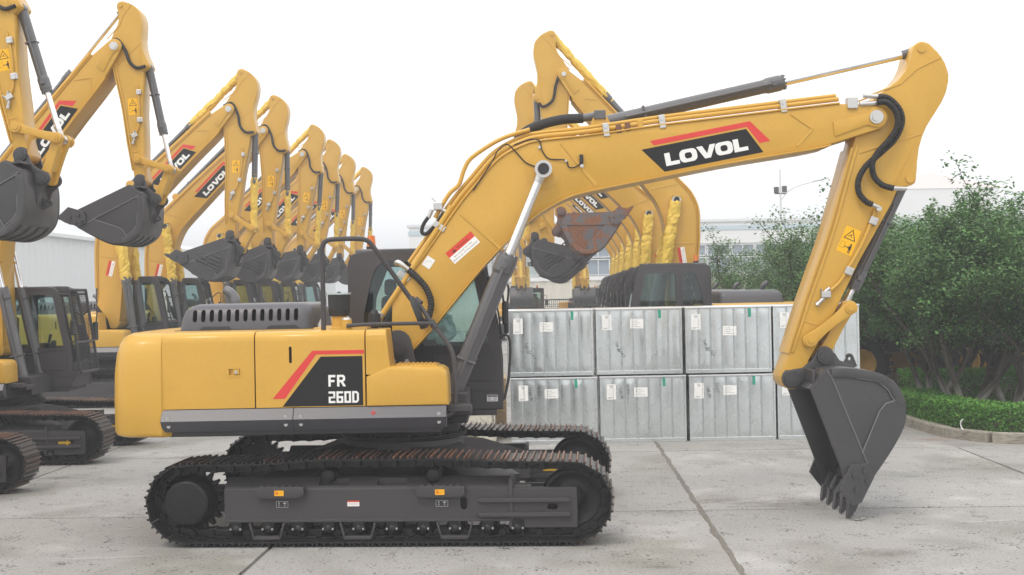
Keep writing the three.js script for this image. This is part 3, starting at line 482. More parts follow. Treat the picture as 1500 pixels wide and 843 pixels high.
function bucketParts(bk, o) {
  const m = o.bucketMat ?? M.bucket;
  const back = spline([[4.61, 1.632], [4.8, 1.64], [4.965, 1.622], [5.159, 1.582], [5.304, 1.507], [5.397, 1.398], [5.456, 1.235], [5.457, 1.089], [5.42, 0.955], [5.289, 0.728], [5.087, 0.44], [4.955, 0.235]], 36);
  const side = [[4.438, 1.416], ...back, [4.872, 0.215]];
  const B = bucketRel;
  mesh(bk, 'side_plate', geo('bkSideR', () => ext(B(side), 0.612, 0.642, 0.004)), m); mesh(bk, 'side_plate', geo('bkSideL', () => ext(B(side), -0.642, -0.612, 0.004)), m);
  for (const s of [1, -1]) {
    mesh(bk, 'rim_plate', geo('bkRim' + s, () => ext(B(strip(back.slice(1, 21), 0.1)), s > 0 ? 0.6425 : -0.664, s > 0 ? 0.664 : -0.6425, 0.005)), m);
    mesh(bk, 'wear_plate', geo('bkWear' + s, () => ext(B([[4.975, 0.72], [5.17, 1.17], [5.24, 1.25], [5.4, 1.3], [5.448, 1.2], [5.45, 1.09], [5.415, 0.96], [5.285, 0.735], [5.09, 0.455], [5.05, 0.4]]), s > 0 ? 0.6425 : -0.662, s > 0 ? 0.662 : -0.6425, 0.005, [], 0)), m);
    mesh(bk, 'edge_plate', geo('bkEdge' + s, () => ext(B([[4.445, 1.41], [4.6, 1.615], [4.66, 1.55], [5.07, 0.51], [4.955, 0.24], [4.878, 0.222]]), s > 0 ? 0.6425 : -0.652, s > 0 ? 0.652 : -0.6425, 0.003, [], 0)), m);
    mesh(bk, 'side_cutter', geo('bkCut' + s, () => ext(B([[4.83, 0.6], [5.03, 0.62], [5.09, 0.47], [4.95, 0.2], [4.85, 0.16], [4.72, 0.33]]), s > 0 ? 0.6535 : -0.7, s > 0 ? 0.7 : -0.6535, 0.006, [], 0)), m);
    for (const [x, y] of [[4.88, 0.5], [4.99, 0.545], [5.02, 0.43], [4.9, 0.34]]) { const b = mesh(bk, 'bolt', geo('bkBolt' + s, () => disc(0, 0, s > 0 ? 0.699 : -0.728, s > 0 ? 0.728 : -0.699, 0.034, 6)), m); b.position.set(x - K[0], y - K[1], 0); }
  }
  for (const s of [1, -1]) [[[4.975, 0.72], [5.17, 1.17], [5.24, 1.25], [5.4, 1.3]], [[4.615, 1.61], [4.66, 1.55], [5.07, 0.51]], [[4.93, 1.53], [5.16, 1.49], [5.27, 1.39], [5.33, 1.28]]].forEach((q, n) => mesh(bk, 'weld_glint_bead', geo('weldGlint' + s + n, () => { const l = q.slice(1).map((p, k) => cyl([...rel(q[k], K), s * 0.656], [...rel(p, K), s * 0.656], 0.0085, 0.0085, 6)); return mg(l); }), o.bucketMat ?? M.weldGlint));  // beads along the plate edges, lighter grey painting the sky glint there
  mesh(bk, 'shell', geo('bkShell', () => ext(B(strip(back, 0.025)), -0.611, 0.611, 0.002)), m);
  mesh(bk, 'lip', geo('bkLip', () => ext(B([[4.99, 0.3], [5.02, 0.285], [4.93, 0.175], [4.865, 0.15], [4.875, 0.19]]), -0.611, 0.611, 0.004)), m);
  for (let i = 0; i < 4; i++) mesh(bk, 'wear_strip', geo('bkStrip' + i, () => ext(B(strip(back.slice(14, 34).map((p) => [p[0] + 0.001, p[1]]), -0.018)), -0.56 + i * 0.32, -0.4 + i * 0.32, 0.003)), m);
  for (let i = 0; i < 5; i++) {
    const z = -0.56 + i * 0.28;
    mesh(bk, 'tooth_adapter', geo('bkAd' + i, () => ext(B([[5.0, 0.33], [4.985, 0.22], [4.92, 0.13], [4.86, 0.14], [4.875, 0.24], [4.93, 0.35]]), z - 0.045, z + 0.045, 0.008)), m);
    mesh(bk, 'tooth', geo('bkTooth' + i, () => loft([[0.2, 4.845, 4.955, 0.05], [0.1, 4.83, 4.91, 0.05], [0.03, 4.82, 4.855, 0.04], [0.012, 4.818, 4.832, 0.034]].map(([y, x0, x1, w]) => [[x0, y, z - w], [x0, y, z + w], [x1, y, z + w], [x1, y, z - w]].map((p) => [p[0] - K[0], p[1] - K[1], p[2]])))), m);
  }
  for (const z of [0.2, -0.24]) mesh(bk, 'ear', geo('bkEar' + z, () => ext(B([...circ(K[0], K[1], 0.115, 8, R(130), R(290)), [4.47, 1.38], [4.62, 1.6], [4.96, 1.6], [5.05, 1.625], [4.95, 1.66], [4.86, 1.7], [4.81, 1.78], ...circ(4.698, 1.751, 0.105, 7, R(10), R(130)), [4.55, 1.7], [4.45, 1.62]]), z, z + 0.045, 0.006)), m);
  mesh(bk, 'torque_tube', geo('bkTop', () => mg([ext(B([[4.43, 1.42], [4.6, 1.63], [4.64, 1.61], [4.47, 1.4]]), -0.611, 0.611, 0.004), box(4.47 - K[0], 4.5 - K[0], 1.42 - K[1], 1.62 - K[1], 0.245, 0.6, 0.006)])), m);
  mesh(bk, 'lifting_eye', geo('bkEye', () => ext(B([[4.93, 1.61], [5.0, 1.71], ...circ(5.035, 1.715, 0.045, 6, R(150), R(10)), [5.12, 1.61]]), -0.02, 0.02, 0.004, [B(circ(5.035, 1.7, 0.02, 10))])), m);
  for (const [x, y] of [K, PIN.bucketB]) { for (const t of [0, Math.PI]) { const p = mesh(bk, 'pin_boss', geo('bkPin', () => mg([disc(0, 0, 0.245, 0.285, 0.088, 28), disc(0, 0, 0.284, 0.3, 0.06, 24), disc(0, 0, 0.299, 0.306, 0.03, 16)])), m); p.position.set(x - K[0], y - K[1], 0); p.rotation.y = t; } }
  if (o.slats) for (const s of [1, -1]) for (let r = 0; r < 2; r++) for (let i = 0; i < 6; i++) { const b = mesh(bk, 'wear_bar', geo('slat' + s, () => plainBox(-0.022, 0.022, -0.13, 0.13, s > 0 ? 0.652 : -0.675, s > 0 ? 0.675 : -0.652)), m); b.position.set(4.86 - K[0] + i * 0.085 + r * 0.04, 1.3 - K[1] - r * 0.33 - i * 0.03, 0); b.rotation.z = R(-25); }
}

function excavator(o) {
  const g = thing('excavator', o.label, 'excavator', o.group);
  g.position.set(o.x, 0, o.z); g.rotation.y = o.turn ?? 0; g.scale.setScalar(o.scale ?? 1);
  const a = R(o.a ?? 0), b = R(o.b ?? 0), c = R(o.c ?? 0), ks = o.stick ?? 1, hi = o.hi;
  // undercarriage
  for (const s of [1, -1]) { const t = addCrawler(g, s, o); if (o.lowerTurn) { t.rotation.y = R(o.lowerTurn); t.position.set(Math.sin(R(o.lowerTurn)) * 1.295 * s, 0, Math.cos(R(o.lowerTurn)) * 1.295 * s); } }
  mesh(g, 'undercarriage_frame', geo('xframe', xFrameGeometry), M.grey).rotation.y = R(o.lowerTurn ?? 0);
  const ring = mesh(g, 'slewing_ring', geo('ring', () => mg([cyl([0, 0.935, 0], [0, 1.1, 0], 0.64, 0.64, 48), cyl([0, 0.945, 0], [0, 0.985, 0], 0.71, 0.71, 48), ...circ(0, 0, 0.685, 36).map(([x, z]) => cyl([x, 0.98, z], [x, 1.005, z], 0.016, 0.016, 6))])), M.trackBlack); void ring;
  mesh(g, 'turntable_frame', geo('turntable', () => mg([box(-2.3, 0.5, 1.1, 1.36, -1.27, 1.27, 0.02), box(0.3, 0.75, 1.12, 1.45, -0.62, 0.62, 0.02), box(-0.5, 1.05, 1.1, 1.168, -1.3, -0.36, 0.01), ext([[0.25, 1.2], [0.75, 1.2], [0.7, 1.4], [0.56, 1.45], [0.42, 1.44]], 0.34, 0.38, 0.006), ext([[0.25, 1.2], [0.75, 1.2], [0.7, 1.4], [0.56, 1.45], [0.42, 1.44]], 0.52, 0.56, 0.006), box(0.5, 0.8, 1.24, 1.32, 0.6, 0.98, 0.01), box(0.56, 0.8, 1.3, 1.37, 0.98, 1.2, 0.01)])), M.grey);
  // upper body
  mesh(g, 'counterweight', geo('cw', counterweightGeometry), M.yellow);
  mesh(g, 'engine_bay', geo('bay', () => box(-2.28, -0.28, 1.34, 2.13, -1.28, 1.28, 0.02)), M.grey);
  const d1 = mesh(g, 'rear_door', geo('door1', () => cut(panelGeometry(-2.325, -1.387), [plainBox(-1.648, -1.53, 1.728, 1.796, 1.328, 1.4)])), M.yellow);
  const d2 = mesh(g, 'front_door', geo('door2', () => cut(panelGeometry(-1.376, -0.262), [stadium(-1.018, 1.925, 0.015, 0.085, 1.25, 1.4)])), M.yellow);
  mesh(g, 'left_panel', geo('panelL', () => { const q = panelGeometry(-2.325, -0.66); q.rotateY(Math.PI); q.translate(-2.985, 0, 0); return q; }), M.yellow);
  mesh(g, 'top_cover', geo('topcover', () => mg([box(-2.33, -0.3, 2.13, 2.16, -0.9, 0.9, 0.01), box(-0.86, -0.3, 2.16, 2.185, 0.1, 0.84, 0.008)])), M.yellow);
  for (const [x0, x1] of [[-2.335, -0.995], [-0.991, 0.56]]) {
    const s = mesh(g, 'skirt_panel', geo('skirt' + x0, () => extX([[1.29, 1.384], [1.35, 1.384], [1.42, 1.275], [1.335, 1.158], [1.27, 1.158], [1.27, 1.35]], x0, x1, 0.004, [], 0)), M.greyGloss);
    if (hi) for (const x of [x0 + 0.075, x1 - 0.075]) for (const [y, z] of [[1.305, 1.4], [1.222, 1.378]]) { const bt = mesh(s, 'bolt', geo('skbolt', () => disc(0, 0, -0.012, 0.012, 0.02, 10)), M.bolt); bt.position.set(x, y, z - 0.003); }
  }
  mesh(g, 'skirt_panel', geo('skirtL', () => extX([[-1.29, 1.382], [-1.34, 1.382], [-1.38, 1.275], [-1.32, 1.158], [-1.27, 1.158]], -2.335, -0.66, 0.004, [], 0)), M.greyGloss);
  const fb = mesh(g, 'tank_panel', geo('tank', () => mg([extX([[1.35, 1.71], [1.35, 2.06], [1.344, 2.11], [1.325, 2.145], [1.29, 2.165], [0.8, 2.168], [0.8, 1.71]], -0.252, -0.045, 0.01, [], 0.7)])), M.yellow);
  { const p = fb.geometry.attributes.position; if (!fb.geometry.userData.done) { fb.geometry.userData.done = 1; for (let i = 0; i < p.count; i++) { const x = p.getX(i); if (x > -0.1) p.setX(i, x + (2.17 - p.getY(i)) * 0.1); } fb.geometry.computeVertexNormals(); } }
  const deck = mesh(g, 'deck_box', geo('deck', () => { const pr = [[-0.252, 1.386], [0.585, 1.386], [0.575, 1.68], [0.56, 1.735], [0.52, 1.765], [0.46, 1.778], [-0.02, 1.79], [-0.252, 1.69]]; return ext(pr, 0.78, 1.37, 0.035, [], 0.7); }), M.yellow);
  if (hi) { const tr = mesh(deck, 'anti_slip_tread', geo('tread', () => { const l = []; for (let i = 0; i < 9; i++) for (let k = 0; k < 6; k++) l.push(cyl([0.06 + i * 0.045, 1.782 - i * 0.0008, 0.86 + k * 0.075], [0.06 + i * 0.045, 1.805 - i * 0.0008, 0.86 + k * 0.075], 0.017, 0.012, 8)); l.push(box(0.02, 0.47, 1.775, 1.79, 0.82, 1.28, 0.004)); return mg(l); }), M.yellow); void tr; }
  const hood = mesh(g, 'engine_hood', geo('hood', () => cut(hoodGeometry(), hoodSlots.map(([x, y]) => stadium(x, y, 0.023, 0.066, 0.45, 0.9)))), M.greyGloss);
  void hood;
  if (hi) {
    mesh(hood, 'hinge_plate', geo('hinge', () => mg([ext([[-2.36, 2.176], [-2.1, 2.176], [-2.06, 2.21], [-1.8, 2.21], [-1.76, 2.176], [-1.4, 2.176], [-1.34, 2.214], [-1.08, 2.214], [-1.03, 2.18], [-0.86, 2.18], [-0.86, 2.168], [-2.36, 2.168]], 0.68, 0.73, 0.003)])), M.black);
    mesh(g, 'filler_cap', geo('cap1', () => mg([cyl([-0.8, 2.185, 0.7], [-0.8, 2.225, 0.7], 0.04, 0.04, 14), cyl([-0.8, 2.225, 0.7], [-0.8, 2.25, 0.7], 0.026, 0.026, 12), cyl([-0.8, 2.25, 0.7], [-0.8, 2.27, 0.7], 0.012, 0.012, 8)])), M.steel);
    mesh(g, 'fuel_filler', geo('cap2', () => mg([cyl([-0.47, 2.16, 1.12], [-0.47, 2.27, 1.12], 0.055, 0.055, 20)])), M.yellow);
    mesh(g, 'fuel_cap', geo('cap3', () => mg([cyl([-0.47, 2.27, 1.12], [-0.47, 2.29, 1.12], 0.052, 0.045, 20)])), M.steel);
    // latch and handle
    mesh(d1, 'latch_plate', geo('latch', () => ext([[-1.668, 1.712], [-1.518, 1.712], [-1.518, 1.812], [-1.668, 1.812]], 1.3502, 1.3545, 0, [[[-1.646, 1.73], [-1.646, 1.794], [-1.532, 1.794], [-1.532, 1.73]]], 0)), M.yellow);
    mesh(d1, 'latch_handle', geo('latchH', () => mg([box(-1.605, -1.537, 1.736, 1.788, 1.33, 1.358, 0.003)])), M.yellow);
    mesh(d1, 'lock', geo('lock', () => disc(-1.572, 1.76, 1.358, 1.367, 0.016, 14)), M.steel);
    mesh(d2, 'decal_stripe', geo('dstripe', () => ext([[-1.205, 1.48], [-0.795, 1.964], [-0.268, 1.964], [-0.268, 1.925], [-0.755, 1.925], [-1.08, 1.48]], 1.3505, 1.3525, 0, [], 0)), M.red);
    mesh(d2, 'decal_panel', geo('dpanel', () => ext([[-1.105, 1.4], [-0.71, 1.902], [-0.285, 1.902], [-0.285, 1.4]], 1.3505, 1.3525, 0, [], 0)), M.decalBlack);
    const tx = mesh(d2, 'decal_lettering', geo('model', modelText), M.white); tx.position.set(-0.635, 1.428, 1.3527);
    const cr = mesh(g, 'centre_mark', geo('gmark', () => mg([plainBox(-0.03, 0.03, -0.003, 0.003, 0, 0.002), plainBox(-0.003, 0.003, -0.03, 0.03, 0, 0.002), new THREE.TorusGeometry(0.016, 0.0025, 4, 16)])), M.red); cr.position.set(-0.18, 1.325, 1.393); cr.rotation.x = R(-24);
    // pre-cleaner
    const pc = mesh(g, 'air_precleaner', geo('precl', () => mg([cyl([-0.6, 2.36, 0.72], [-0.6, 2.53, 0.72], 0.115, 0.12, 26), cyl([-0.6, 2.3, 0.72], [-0.6, 2.36, 0.72], 0.105, 0.115, 26), cyl([-0.6, 2.545, 0.72], [-0.6, 2.56, 0.72], 0.02, 0.02, 8)])), M.black);
    mesh(pc, 'clear_lid', geo('precl2', () => cyl([-0.6, 2.53, 0.72], [-0.6, 2.548, 0.72], 0.128, 0.128, 26)), M.film);
    mesh(pc, 'intake_pipe', geo('precl3', () => cyl([-0.6, 2.16, 0.72], [-0.6, 2.3, 0.72], 0.085, 0.085, 20)), M.yellow);
    mesh(g, 'work_lamp', geo('lampw', () => mg([cyl([-0.2, 2.17, 0.95], [-0.2, 2.2, 0.95], 0.04, 0.04, 12), cyl([-0.2, 2.2, 0.95], [-0.2, 2.32, 0.95], 0.065, 0.065, 18), cyl([-0.2, 2.32, 0.95], [-0.2, 2.36, 0.95], 0.05, 0.03, 18)])), M.black);
    // handrails
    mesh(g, 'handrail', geo('rail1', () => tube([[-0.7, 2.17, 1.18], [-0.7, 2.9, 1.18], [-0.7, 3.02, 1.18], [-0.66, 3.085, 1.18], [-0.58, 3.1, 1.18], [-0.32, 3.1, 1.17], [-0.24, 3.085, 1.16], [-0.18, 3.02, 1.15], [0.22, 2.43, 1.0], [0.28, 2.36, 0.98]], 0.026, 70, 10)), M.grey);
    mesh(g, 'handrail', geo('rail2', () => mg([tube([[-0.46, 2.205, 1.2], [-0.3, 2.215, 1.2], [0.36, 2.215, 1.12], [0.42, 2.21, 1.1]], 0.02, 30, 8)])), M.grey);
    mesh(g, 'handrail', geo('rail3', () => tube([[0.24, 2.45, 1.02], [0.3, 2.38, 1.04], [0.42, 2.2, 1.08], [0.56, 2.02, 1.1], [0.62, 1.9, 1.12], [0.64, 1.7, 1.14], [0.645, 1.42, 1.16], [0.63, 1.31, 1.17], [0.57, 1.265, 1.18], [0.48, 1.27, 1.2]], 0.024, 60, 10)), M.grey);
    mesh(g, 'rail_clamp', geo('rclamp', () => mg([cyl([0.4, 2.235, 1.07], [0.45, 2.165, 1.085], 0.036, 0.036, 14), cyl([0.24, 2.47, 1.0], [0.3, 2.42, 1.03], 0.03, 0.03, 10)])), M.grey);
    mesh(g, 'side_mirror', geo('smir', () => { const q = loft([[[0.17, 2.5, 0.98], [0.22, 2.5, 0.98], [0.22, 2.5, 1.04], [0.17, 2.5, 1.04]], [[0.19, 2.42, 0.95], [0.26, 2.42, 0.95], [0.28, 2.4, 1.09], [0.2, 2.4, 1.09]], [[0.26, 2.24, 0.95], [0.33, 2.24, 0.95], [0.34, 2.24, 1.09], [0.26, 2.24, 1.09]], [[0.29, 2.15, 0.98], [0.34, 2.16, 0.98], [0.34, 2.16, 1.05], [0.29, 2.15, 1.05]]].reverse()); return q; }), M.black);
    for (const z of [0.37, -0.42]) mesh(g, 'foot_bracket', geo('ftb' + z, () => ext([[-0.21, 1.38], [-0.17, 1.96], ...circ(-0.013, 1.98, 0.15, 8, R(170), R(10)), [0.19, 1.75], [0.25, 1.38]], z, z + 0.05, 0.008)), M.grey);
    mesh(g, 'foot_pin', geo('ftp', () => mg([disc(F[0], F[1], 0.4205, 0.47, 0.085, 24), disc(F[0], F[1], 0.469, 0.49, 0.045, 20)])), M.grey);
    for (const dx of [-0.07, 0.07]) { const q = mesh(g, 'bolt', geo('fbolt', () => disc(0, 0, 0.42, 0.435, 0.022, 8)), M.bolt); q.position.set(F[0] + 0.03 + dx, 1.79, 0); }
  }
  mesh(g, 'exhaust_pipe', geo('exh', () => tube([[-1.93, 2.38, -0.3], [-1.935, 2.46, -0.3], [-1.96, 2.53, -0.32], [-2.02, 2.585, -0.34], [-2.06, 2.6, -0.36]], 0.056, 30, 14)), M.cylinder);
  // cab
  const cab = new THREE.Group(); cab.name = 'cab'; g.add(cab); cabParts(cab, o);
  if (hi) decal(cab, 'serial_plate', quad(0.125, 0.075), M.serial, 1.0, 1.3, -0.347);

  // ---- boom
  const boom = mesh(g, 'boom', geo('boom', () => ext(boomOutline, -0.3, 0.3, 0.012)), M.yellow); boom.position.set(F[0], F[1], 0); boom.rotation.z = a;
  mesh(boom, 'bottom_flange', geo('boomFl', () => ext(strip(boomBelly, 0.018), -0.325, 0.325, 0.003)), M.yellow);
  mesh(boom, 'top_flange', geo('boomFlT', () => ext(strip(boomRidge.slice(2), -0.016), -0.318, 0.318, 0.003)), M.yellow);
  for (const s of [1, -1]) {
    const z0 = s > 0 ? 0.3005 : -0.309, z1 = s > 0 ? 0.309 : -0.3005, bar = (p, q, w, key) => mesh(boom, 'stiffener_bar', geo(key + s, () => { const A = rel(p, F), B2 = rel(q, F), dx = B2[0] - A[0], dy = B2[1] - A[1], l = Math.hypot(dx, dy), n = [-dy / l * w, dx / l * w]; return ext([[A[0] + n[0], A[1] + n[1]], [A[0] - n[0], A[1] - n[1]], [B2[0] - n[0], B2[1] - n[1]], [B2[0] + n[0], B2[1] + n[1]]], z0, z1, 0.003, [], 0); }), M.yellow);
    bar([0.7, 3.4], [1.16, 2.98], 0.018, 'bA'); bar([1.82, 4.16], [2.2, 3.68], 0.018, 'bB'); bar([4.36, 4.43], [4.6, 4.26], 0.014, 'bC'); bar([4.6, 4.26], [4.42, 4.07], 0.014, 'bD');
    mesh(boom, 'pin_reinforcement', geo('boomPad' + s, () => { const c2 = rel(PIN.boomCylTop, F); return mg([disc(c2[0], c2[1], s > 0 ? 0.3005 : -0.307, s > 0 ? 0.307 : -0.3005, 0.2, 36), disc(c2[0], c2[1], s > 0 ? 0.307 : -0.36, s > 0 ? 0.36 : -0.307, 0.09, 24)]); }), M.yellow);
    mesh(boom, 'tip_plate', geo('boomTip' + s, () => ext([[4.82, 4.33], [4.84, 4.17], [5.2, 4.29], [5.3, 4.26], ...circ(J[0], J[1], 0.115, 8, R(-70), R(110)), [5.2, 4.42]].map((p) => rel(p, F)), s > 0 ? 0.3005 : -0.316, s > 0 ? 0.316 : -0.3005, 0.004)), M.yellow);
    addBrandDecal(boom, s);
    if (s > 0 || !hi) { const c2 = rel([0.715, 3.02], F); decal(boom, 'warning_sticker', quad(0.37, 0.158), M.sticker, c2[0], c2[1], s * 0.3035, s > 0 ? R(40) : R(-40) + (o.turn ? Math.PI : 0), s > 0 ? 0 : Math.PI); }
  }
  if (hi) { const c2 = rel([0.335, 2.865], F); decal(boom, 'chart_sticker', quad(0.1, 0.12), M.chart, c2[0], c2[1], 0.3035, R(-35)); }
  const tipPin = mesh(boom, 'tip_pin', geo('tipPin', () => mg([disc(J[0] - F[0], J[1] - F[1], -0.345, 0.345, 0.05, 24), disc(J[0] - F[0], J[1] - F[1], 0.317, 0.332, 0.075, 24)])), M.steel); void tipPin;
  mesh(boom, 'cylinder_bracket', geo('acBr', () => mg([0.1, -0.14].map((z) => ext([[2.12, 4.2], [2.18, 4.42], ...circ(2.269, 4.396, 0.1, 7, R(150), R(10)), [2.5, 4.26]].map((p) => rel(p, F)), z, z + 0.04, 0.006)).concat([disc(2.269 - F[0], 4.396 - F[1], -0.15, 0.15, 0.05, 18)]))), M.yellow);
  // pipes along the ridge
  for (const [off, z, x0, x1] of [[0.055, 0.27, 0.12, 5.1], [0.105, 0.18, 0.2, 5.0], [0.06, -0.26, 0.2, 5.05]]) mesh(boom, 'hydraulic_pipe', geo('pipe' + z, () => tube(ridgeOffset(off, x0, x1, 26).map(([x, y]) => [x, y, z]), 0.026, 110, 8)), M.yellow);
  if (hi) {
    mesh(boom, 'hydraulic_pipe', geo('pipeD', () => tube([[0.43, 3.3, 0.2], [0.6, 3.57, 0.2], [0.7, 3.66, 0.2], [0.76, 3.82, 0.2], [0.82, 3.93, 0.2], [0.98, 4.05, 0.2], [1.2, 4.17, 0.2], [1.5, 4.26, 0.2]].map(([x, y, z]) => [x - F[0] - 0.02, y - F[1] + 0.06, z + 0.02]), 0.024, 60, 8)), M.yellow);
    mesh(boom, 'hydraulic_pipe', geo('pipeE', () => tube([[-0.22, 2.25, 0.3], [-0.09, 2.44, 0.3], [0.04, 2.63, 0.3], [0.24, 2.93, 0.3], [0.43, 3.22, 0.29], [0.6, 3.48, 0.27]].map(([x, y, z]) => [x - F[0], y - F[1], z]), 0.032, 40, 8)), M.yellow);
    mesh(boom, 'pipe_coupling', geo('cpl', () => mg([cyl([-0.36, 2.05, 0.3], [-0.24, 2.24, 0.3], 0.045, 0.038, 12), cyl([-0.24, 2.24, 0.3], [-0.19, 2.32, 0.3], 0.048, 0.048, 8)].map((q) => q.translate(-F[0], -F[1], 0)))), M.steel);
    mesh(boom, 'pressure_hose', geo('cplh', () => tube([[-0.36, 2.05, 0.3], [-0.42, 1.93, 0.3], [-0.42, 1.8, 0.28]].map(([x, y, z]) => [x - F[0], y - F[1], z]), 0.05, 20, 10)), M.rubber);
    for (const p of [[0.06, 2.72], [0.46, 3.26], [2.32, 4.29], [2.94, 4.37], [4.28, 4.52]]) {
      const th = p[0] < 1 ? R(55) : R(7), m = mesh(boom, 'pipe_clamp', geo('clamp', () => mg([box(-0.035, 0.035, -0.075, 0.075, 0.15, 0.315, 0.008), disc(0, 0.03, 0.315, 0.33, 0.018, 8)])), M.steel); m.position.set(p[0] - F[0], p[1] - F[1], 0); m.rotation.z = th;
    }
    for (const p of [[2.46, 4.31], [2.56, 4.33], [2.7, 4.35]]) { const m = mesh(boom, 'pipe_clip', geo('clip', () => box(-0.03, 0.03, -0.06, 0.04, 0.17, 0.305, 0.008)), p[0] > 2.6 ? M.yellow : M.rust); m.position.set(p[0] - F[0], p[1] - F[1], 0); m.rotation.z = R(7); }
    const rib = (t) => 1 + 0.11 * Math.sign(Math.sin(t * 240));
    mesh(boom, 'pressure_hose', geo('bhose', () => tube([[0.1, 2.8, 0.31], [0.22, 2.69, 0.36], [0.315, 2.57, 0.38], [0.36, 2.42, 0.38], [0.335, 2.28, 0.37], [0.28, 2.16, 0.34]].map(([x, y, z]) => [x - F[0], y - F[1], z]), 0.036, 200, 10, (t) => 1 + 0.1 * Math.sin(t * 150))), M.rubber); void rib;
    mesh(boom, 'hose_fitting', geo('bfit', () => tube([[-0.02, 2.86, 0.3], [0.0, 2.87, 0.33], [0.05, 2.84, 0.34], [0.11, 2.79, 0.33]].map(([x, y, z]) => [x - F[0], y - F[1], z]), 0.03, 20, 10)), M.steel);
    mesh(boom, 'main_hose', geo('mhose', () => tube([[1.34, 4.22, 0.1], [1.45, 4.32, 0.1], [1.62, 4.39, 0.1], [1.85, 4.44, 0.1], [2.08, 4.45, 0.1]].map(([x, y, z]) => [x - F[0], y - F[1], z]), 0.055, 40, 12)), M.rubber);
    mesh(boom, 'hose_fitting', geo('mfit', () => mg([cyl([2.06, 4.45, 0.1], [2.2, 4.47, 0.1], 0.045, 0.045, 12), box(2.2, 2.33, 4.43, 4.53, 0.03, 0.17, 0.01)].map((q) => q.translate(-F[0], -F[1], 0)))), M.cylinder);
    mesh(boom, 'test_valve', geo('valve', () => mg([box(0.4, 0.5, 3.44, 3.53, 0.2, 0.29, 0.012), cyl([0.38, 3.45, 0.25], [0.34, 3.36, 0.25], 0.026, 0.022, 10), cyl([0.48, 3.45, 0.25], [0.56, 3.41, 0.25], 0.024, 0.024, 10), cyl([0.43, 3.53, 0.25], [0.38, 3.58, 0.25], 0.008, 0.008, 6)].map((q) => q.translate(-F[0], -F[1], 0)))), M.steel);
    mesh(boom, 'valve_hose', geo('vhose', () => tube([[0.34, 3.37, 0.25], [0.28, 3.28, 0.25], [0.265, 3.2, 0.25], [0.3, 3.18, 0.25], [0.38, 3.24, 0.25], [0.45, 3.32, 0.25], [0.5, 3.4, 0.25]].map(([x, y, z]) => [x - F[0], y - F[1], z]), 0.021, 40, 8)), M.rubber);
    for (const [k, pts] of [['w1', [[1.545, 3.891], [1.426, 3.946], [1.316, 4.068], [1.219, 4.15], [1.13, 4.09], [1.05, 3.95], [0.84, 3.65]]], ['w2', [[1.3, 4.14], [1.5, 4.2], [1.58, 4.183], [1.609, 4.078], [1.674, 3.986], [1.876, 3.955], [1.9, 3.885], [1.96, 3.88], [2.03, 3.92]]]]) mesh(boom, 'sensor_cable', geo(k, () => tube(pts.map(([x, y]) => [x - F[0], y - F[1], 0.318]), 0.0075, 60, 6)), M.rubber);
    mesh(boom, 'sensor', geo('sens', () => box(2.02 - F[0], 2.06 - F[0], 3.92 - F[1], 4.02 - F[1], 0.301, 0.345, 0.006)), M.black);
    mesh(boom, 'sensor_fitting', geo('sensf', () => mg([disc(2.045 - F[0], 3.895 - F[1], 0.301, 0.335, 0.02, 10), disc(1.58 - F[0], 4.11 - F[1], 0.301, 0.325, 0.016, 10), disc(1.87 - F[0], 3.955 - F[1], 0.301, 0.325, 0.014, 10)])), M.steel);
  }
  const onBoom = (p) => add(F, rot(rel(p, F), a)), J2 = onBoom(J);
  // ---- stick
  const sPts = (p) => { const q = rel(p, J); return [q[0] * ks, q[1] * ks]; };
  const onStick = (p) => add(J2, rot(sPts(p), b));
  const stick = mesh(g, 'stick', geo('stick' + ks, () => ext(stickOutline0.map(sPts), -0.215, 0.215, 0.012)), M.yellow); stick.position.set(J2[0], J2[1], 0); stick.rotation.z = b;
  mesh(stick, 'front_flange', geo('stFl' + ks, () => ext(strip([[4.31, 1.78], [4.507, 2.371], [4.745, 3.002], [4.834, 3.272], [5.06, 4.05]].map(sPts), -0.022), -0.235, 0.235, 0.004)), M.yellow);
  for (const s of [1, -1]) {
    const z0 = s > 0 ? 0.2155 : -0.228, z1 = s > 0 ? 0.228 : -0.2155;
    mesh(stick, 'end_boss', geo('stBoss' + s + ks, () => disc(...sPts(K), s > 0 ? 0.2155 : -0.238, s > 0 ? 0.238 : -0.2155, 0.1, 24)), M.yellow);
    mesh(stick, 'edge_bar', geo('stEd' + s + ks, () => ext(strip([[4.33, 1.8], [4.52, 2.34], [4.76, 2.98], [4.85, 3.25], [5.1, 4.1]].map(sPts), 0.03), z0, z1, 0.003)), M.yellow);
    [[[5.2, 4.62], [5.6, 4.76], [5.78, 4.92], [6.06, 5.05]], [[5.13, 4.0], [5.82, 4.2]], [[5.8, 4.12], [5.52, 3.62]], [[4.46, 2.16], [4.63, 2.1]]].forEach((q, n) => mesh(stick, 'seam_bar', geo('stSm' + s + ks + n, () => ext(strip(q.map(sPts), 0.018), s > 0 ? 0.2155 : -0.222, s > 0 ? 0.222 : -0.2155, 0.002)), M.yellow));
    for (const [p, r] of [[PIN.armCylRod, 0.045], [PIN.bucketCylBase, 0.045], [[5.93, 4.67], 0.0001]]) if (r > 0.01) mesh(stick, 'pin', geo('stPin' + p[0] + s + ks, () => disc(...sPts(p), s > 0 ? 0.2155 : -0.23, s > 0 ? 0.23 : -0.2155, r, 20)), M.yellow);
    const lc = sPts([4.995, 3.02]); decal(stick, 'safety_label', quad(0.18, 0.3), M.safety, lc[0], lc[1], s * 0.2175, s > 0 ? R(-24) : R(24), s > 0 ? 0 : Math.PI);
  }
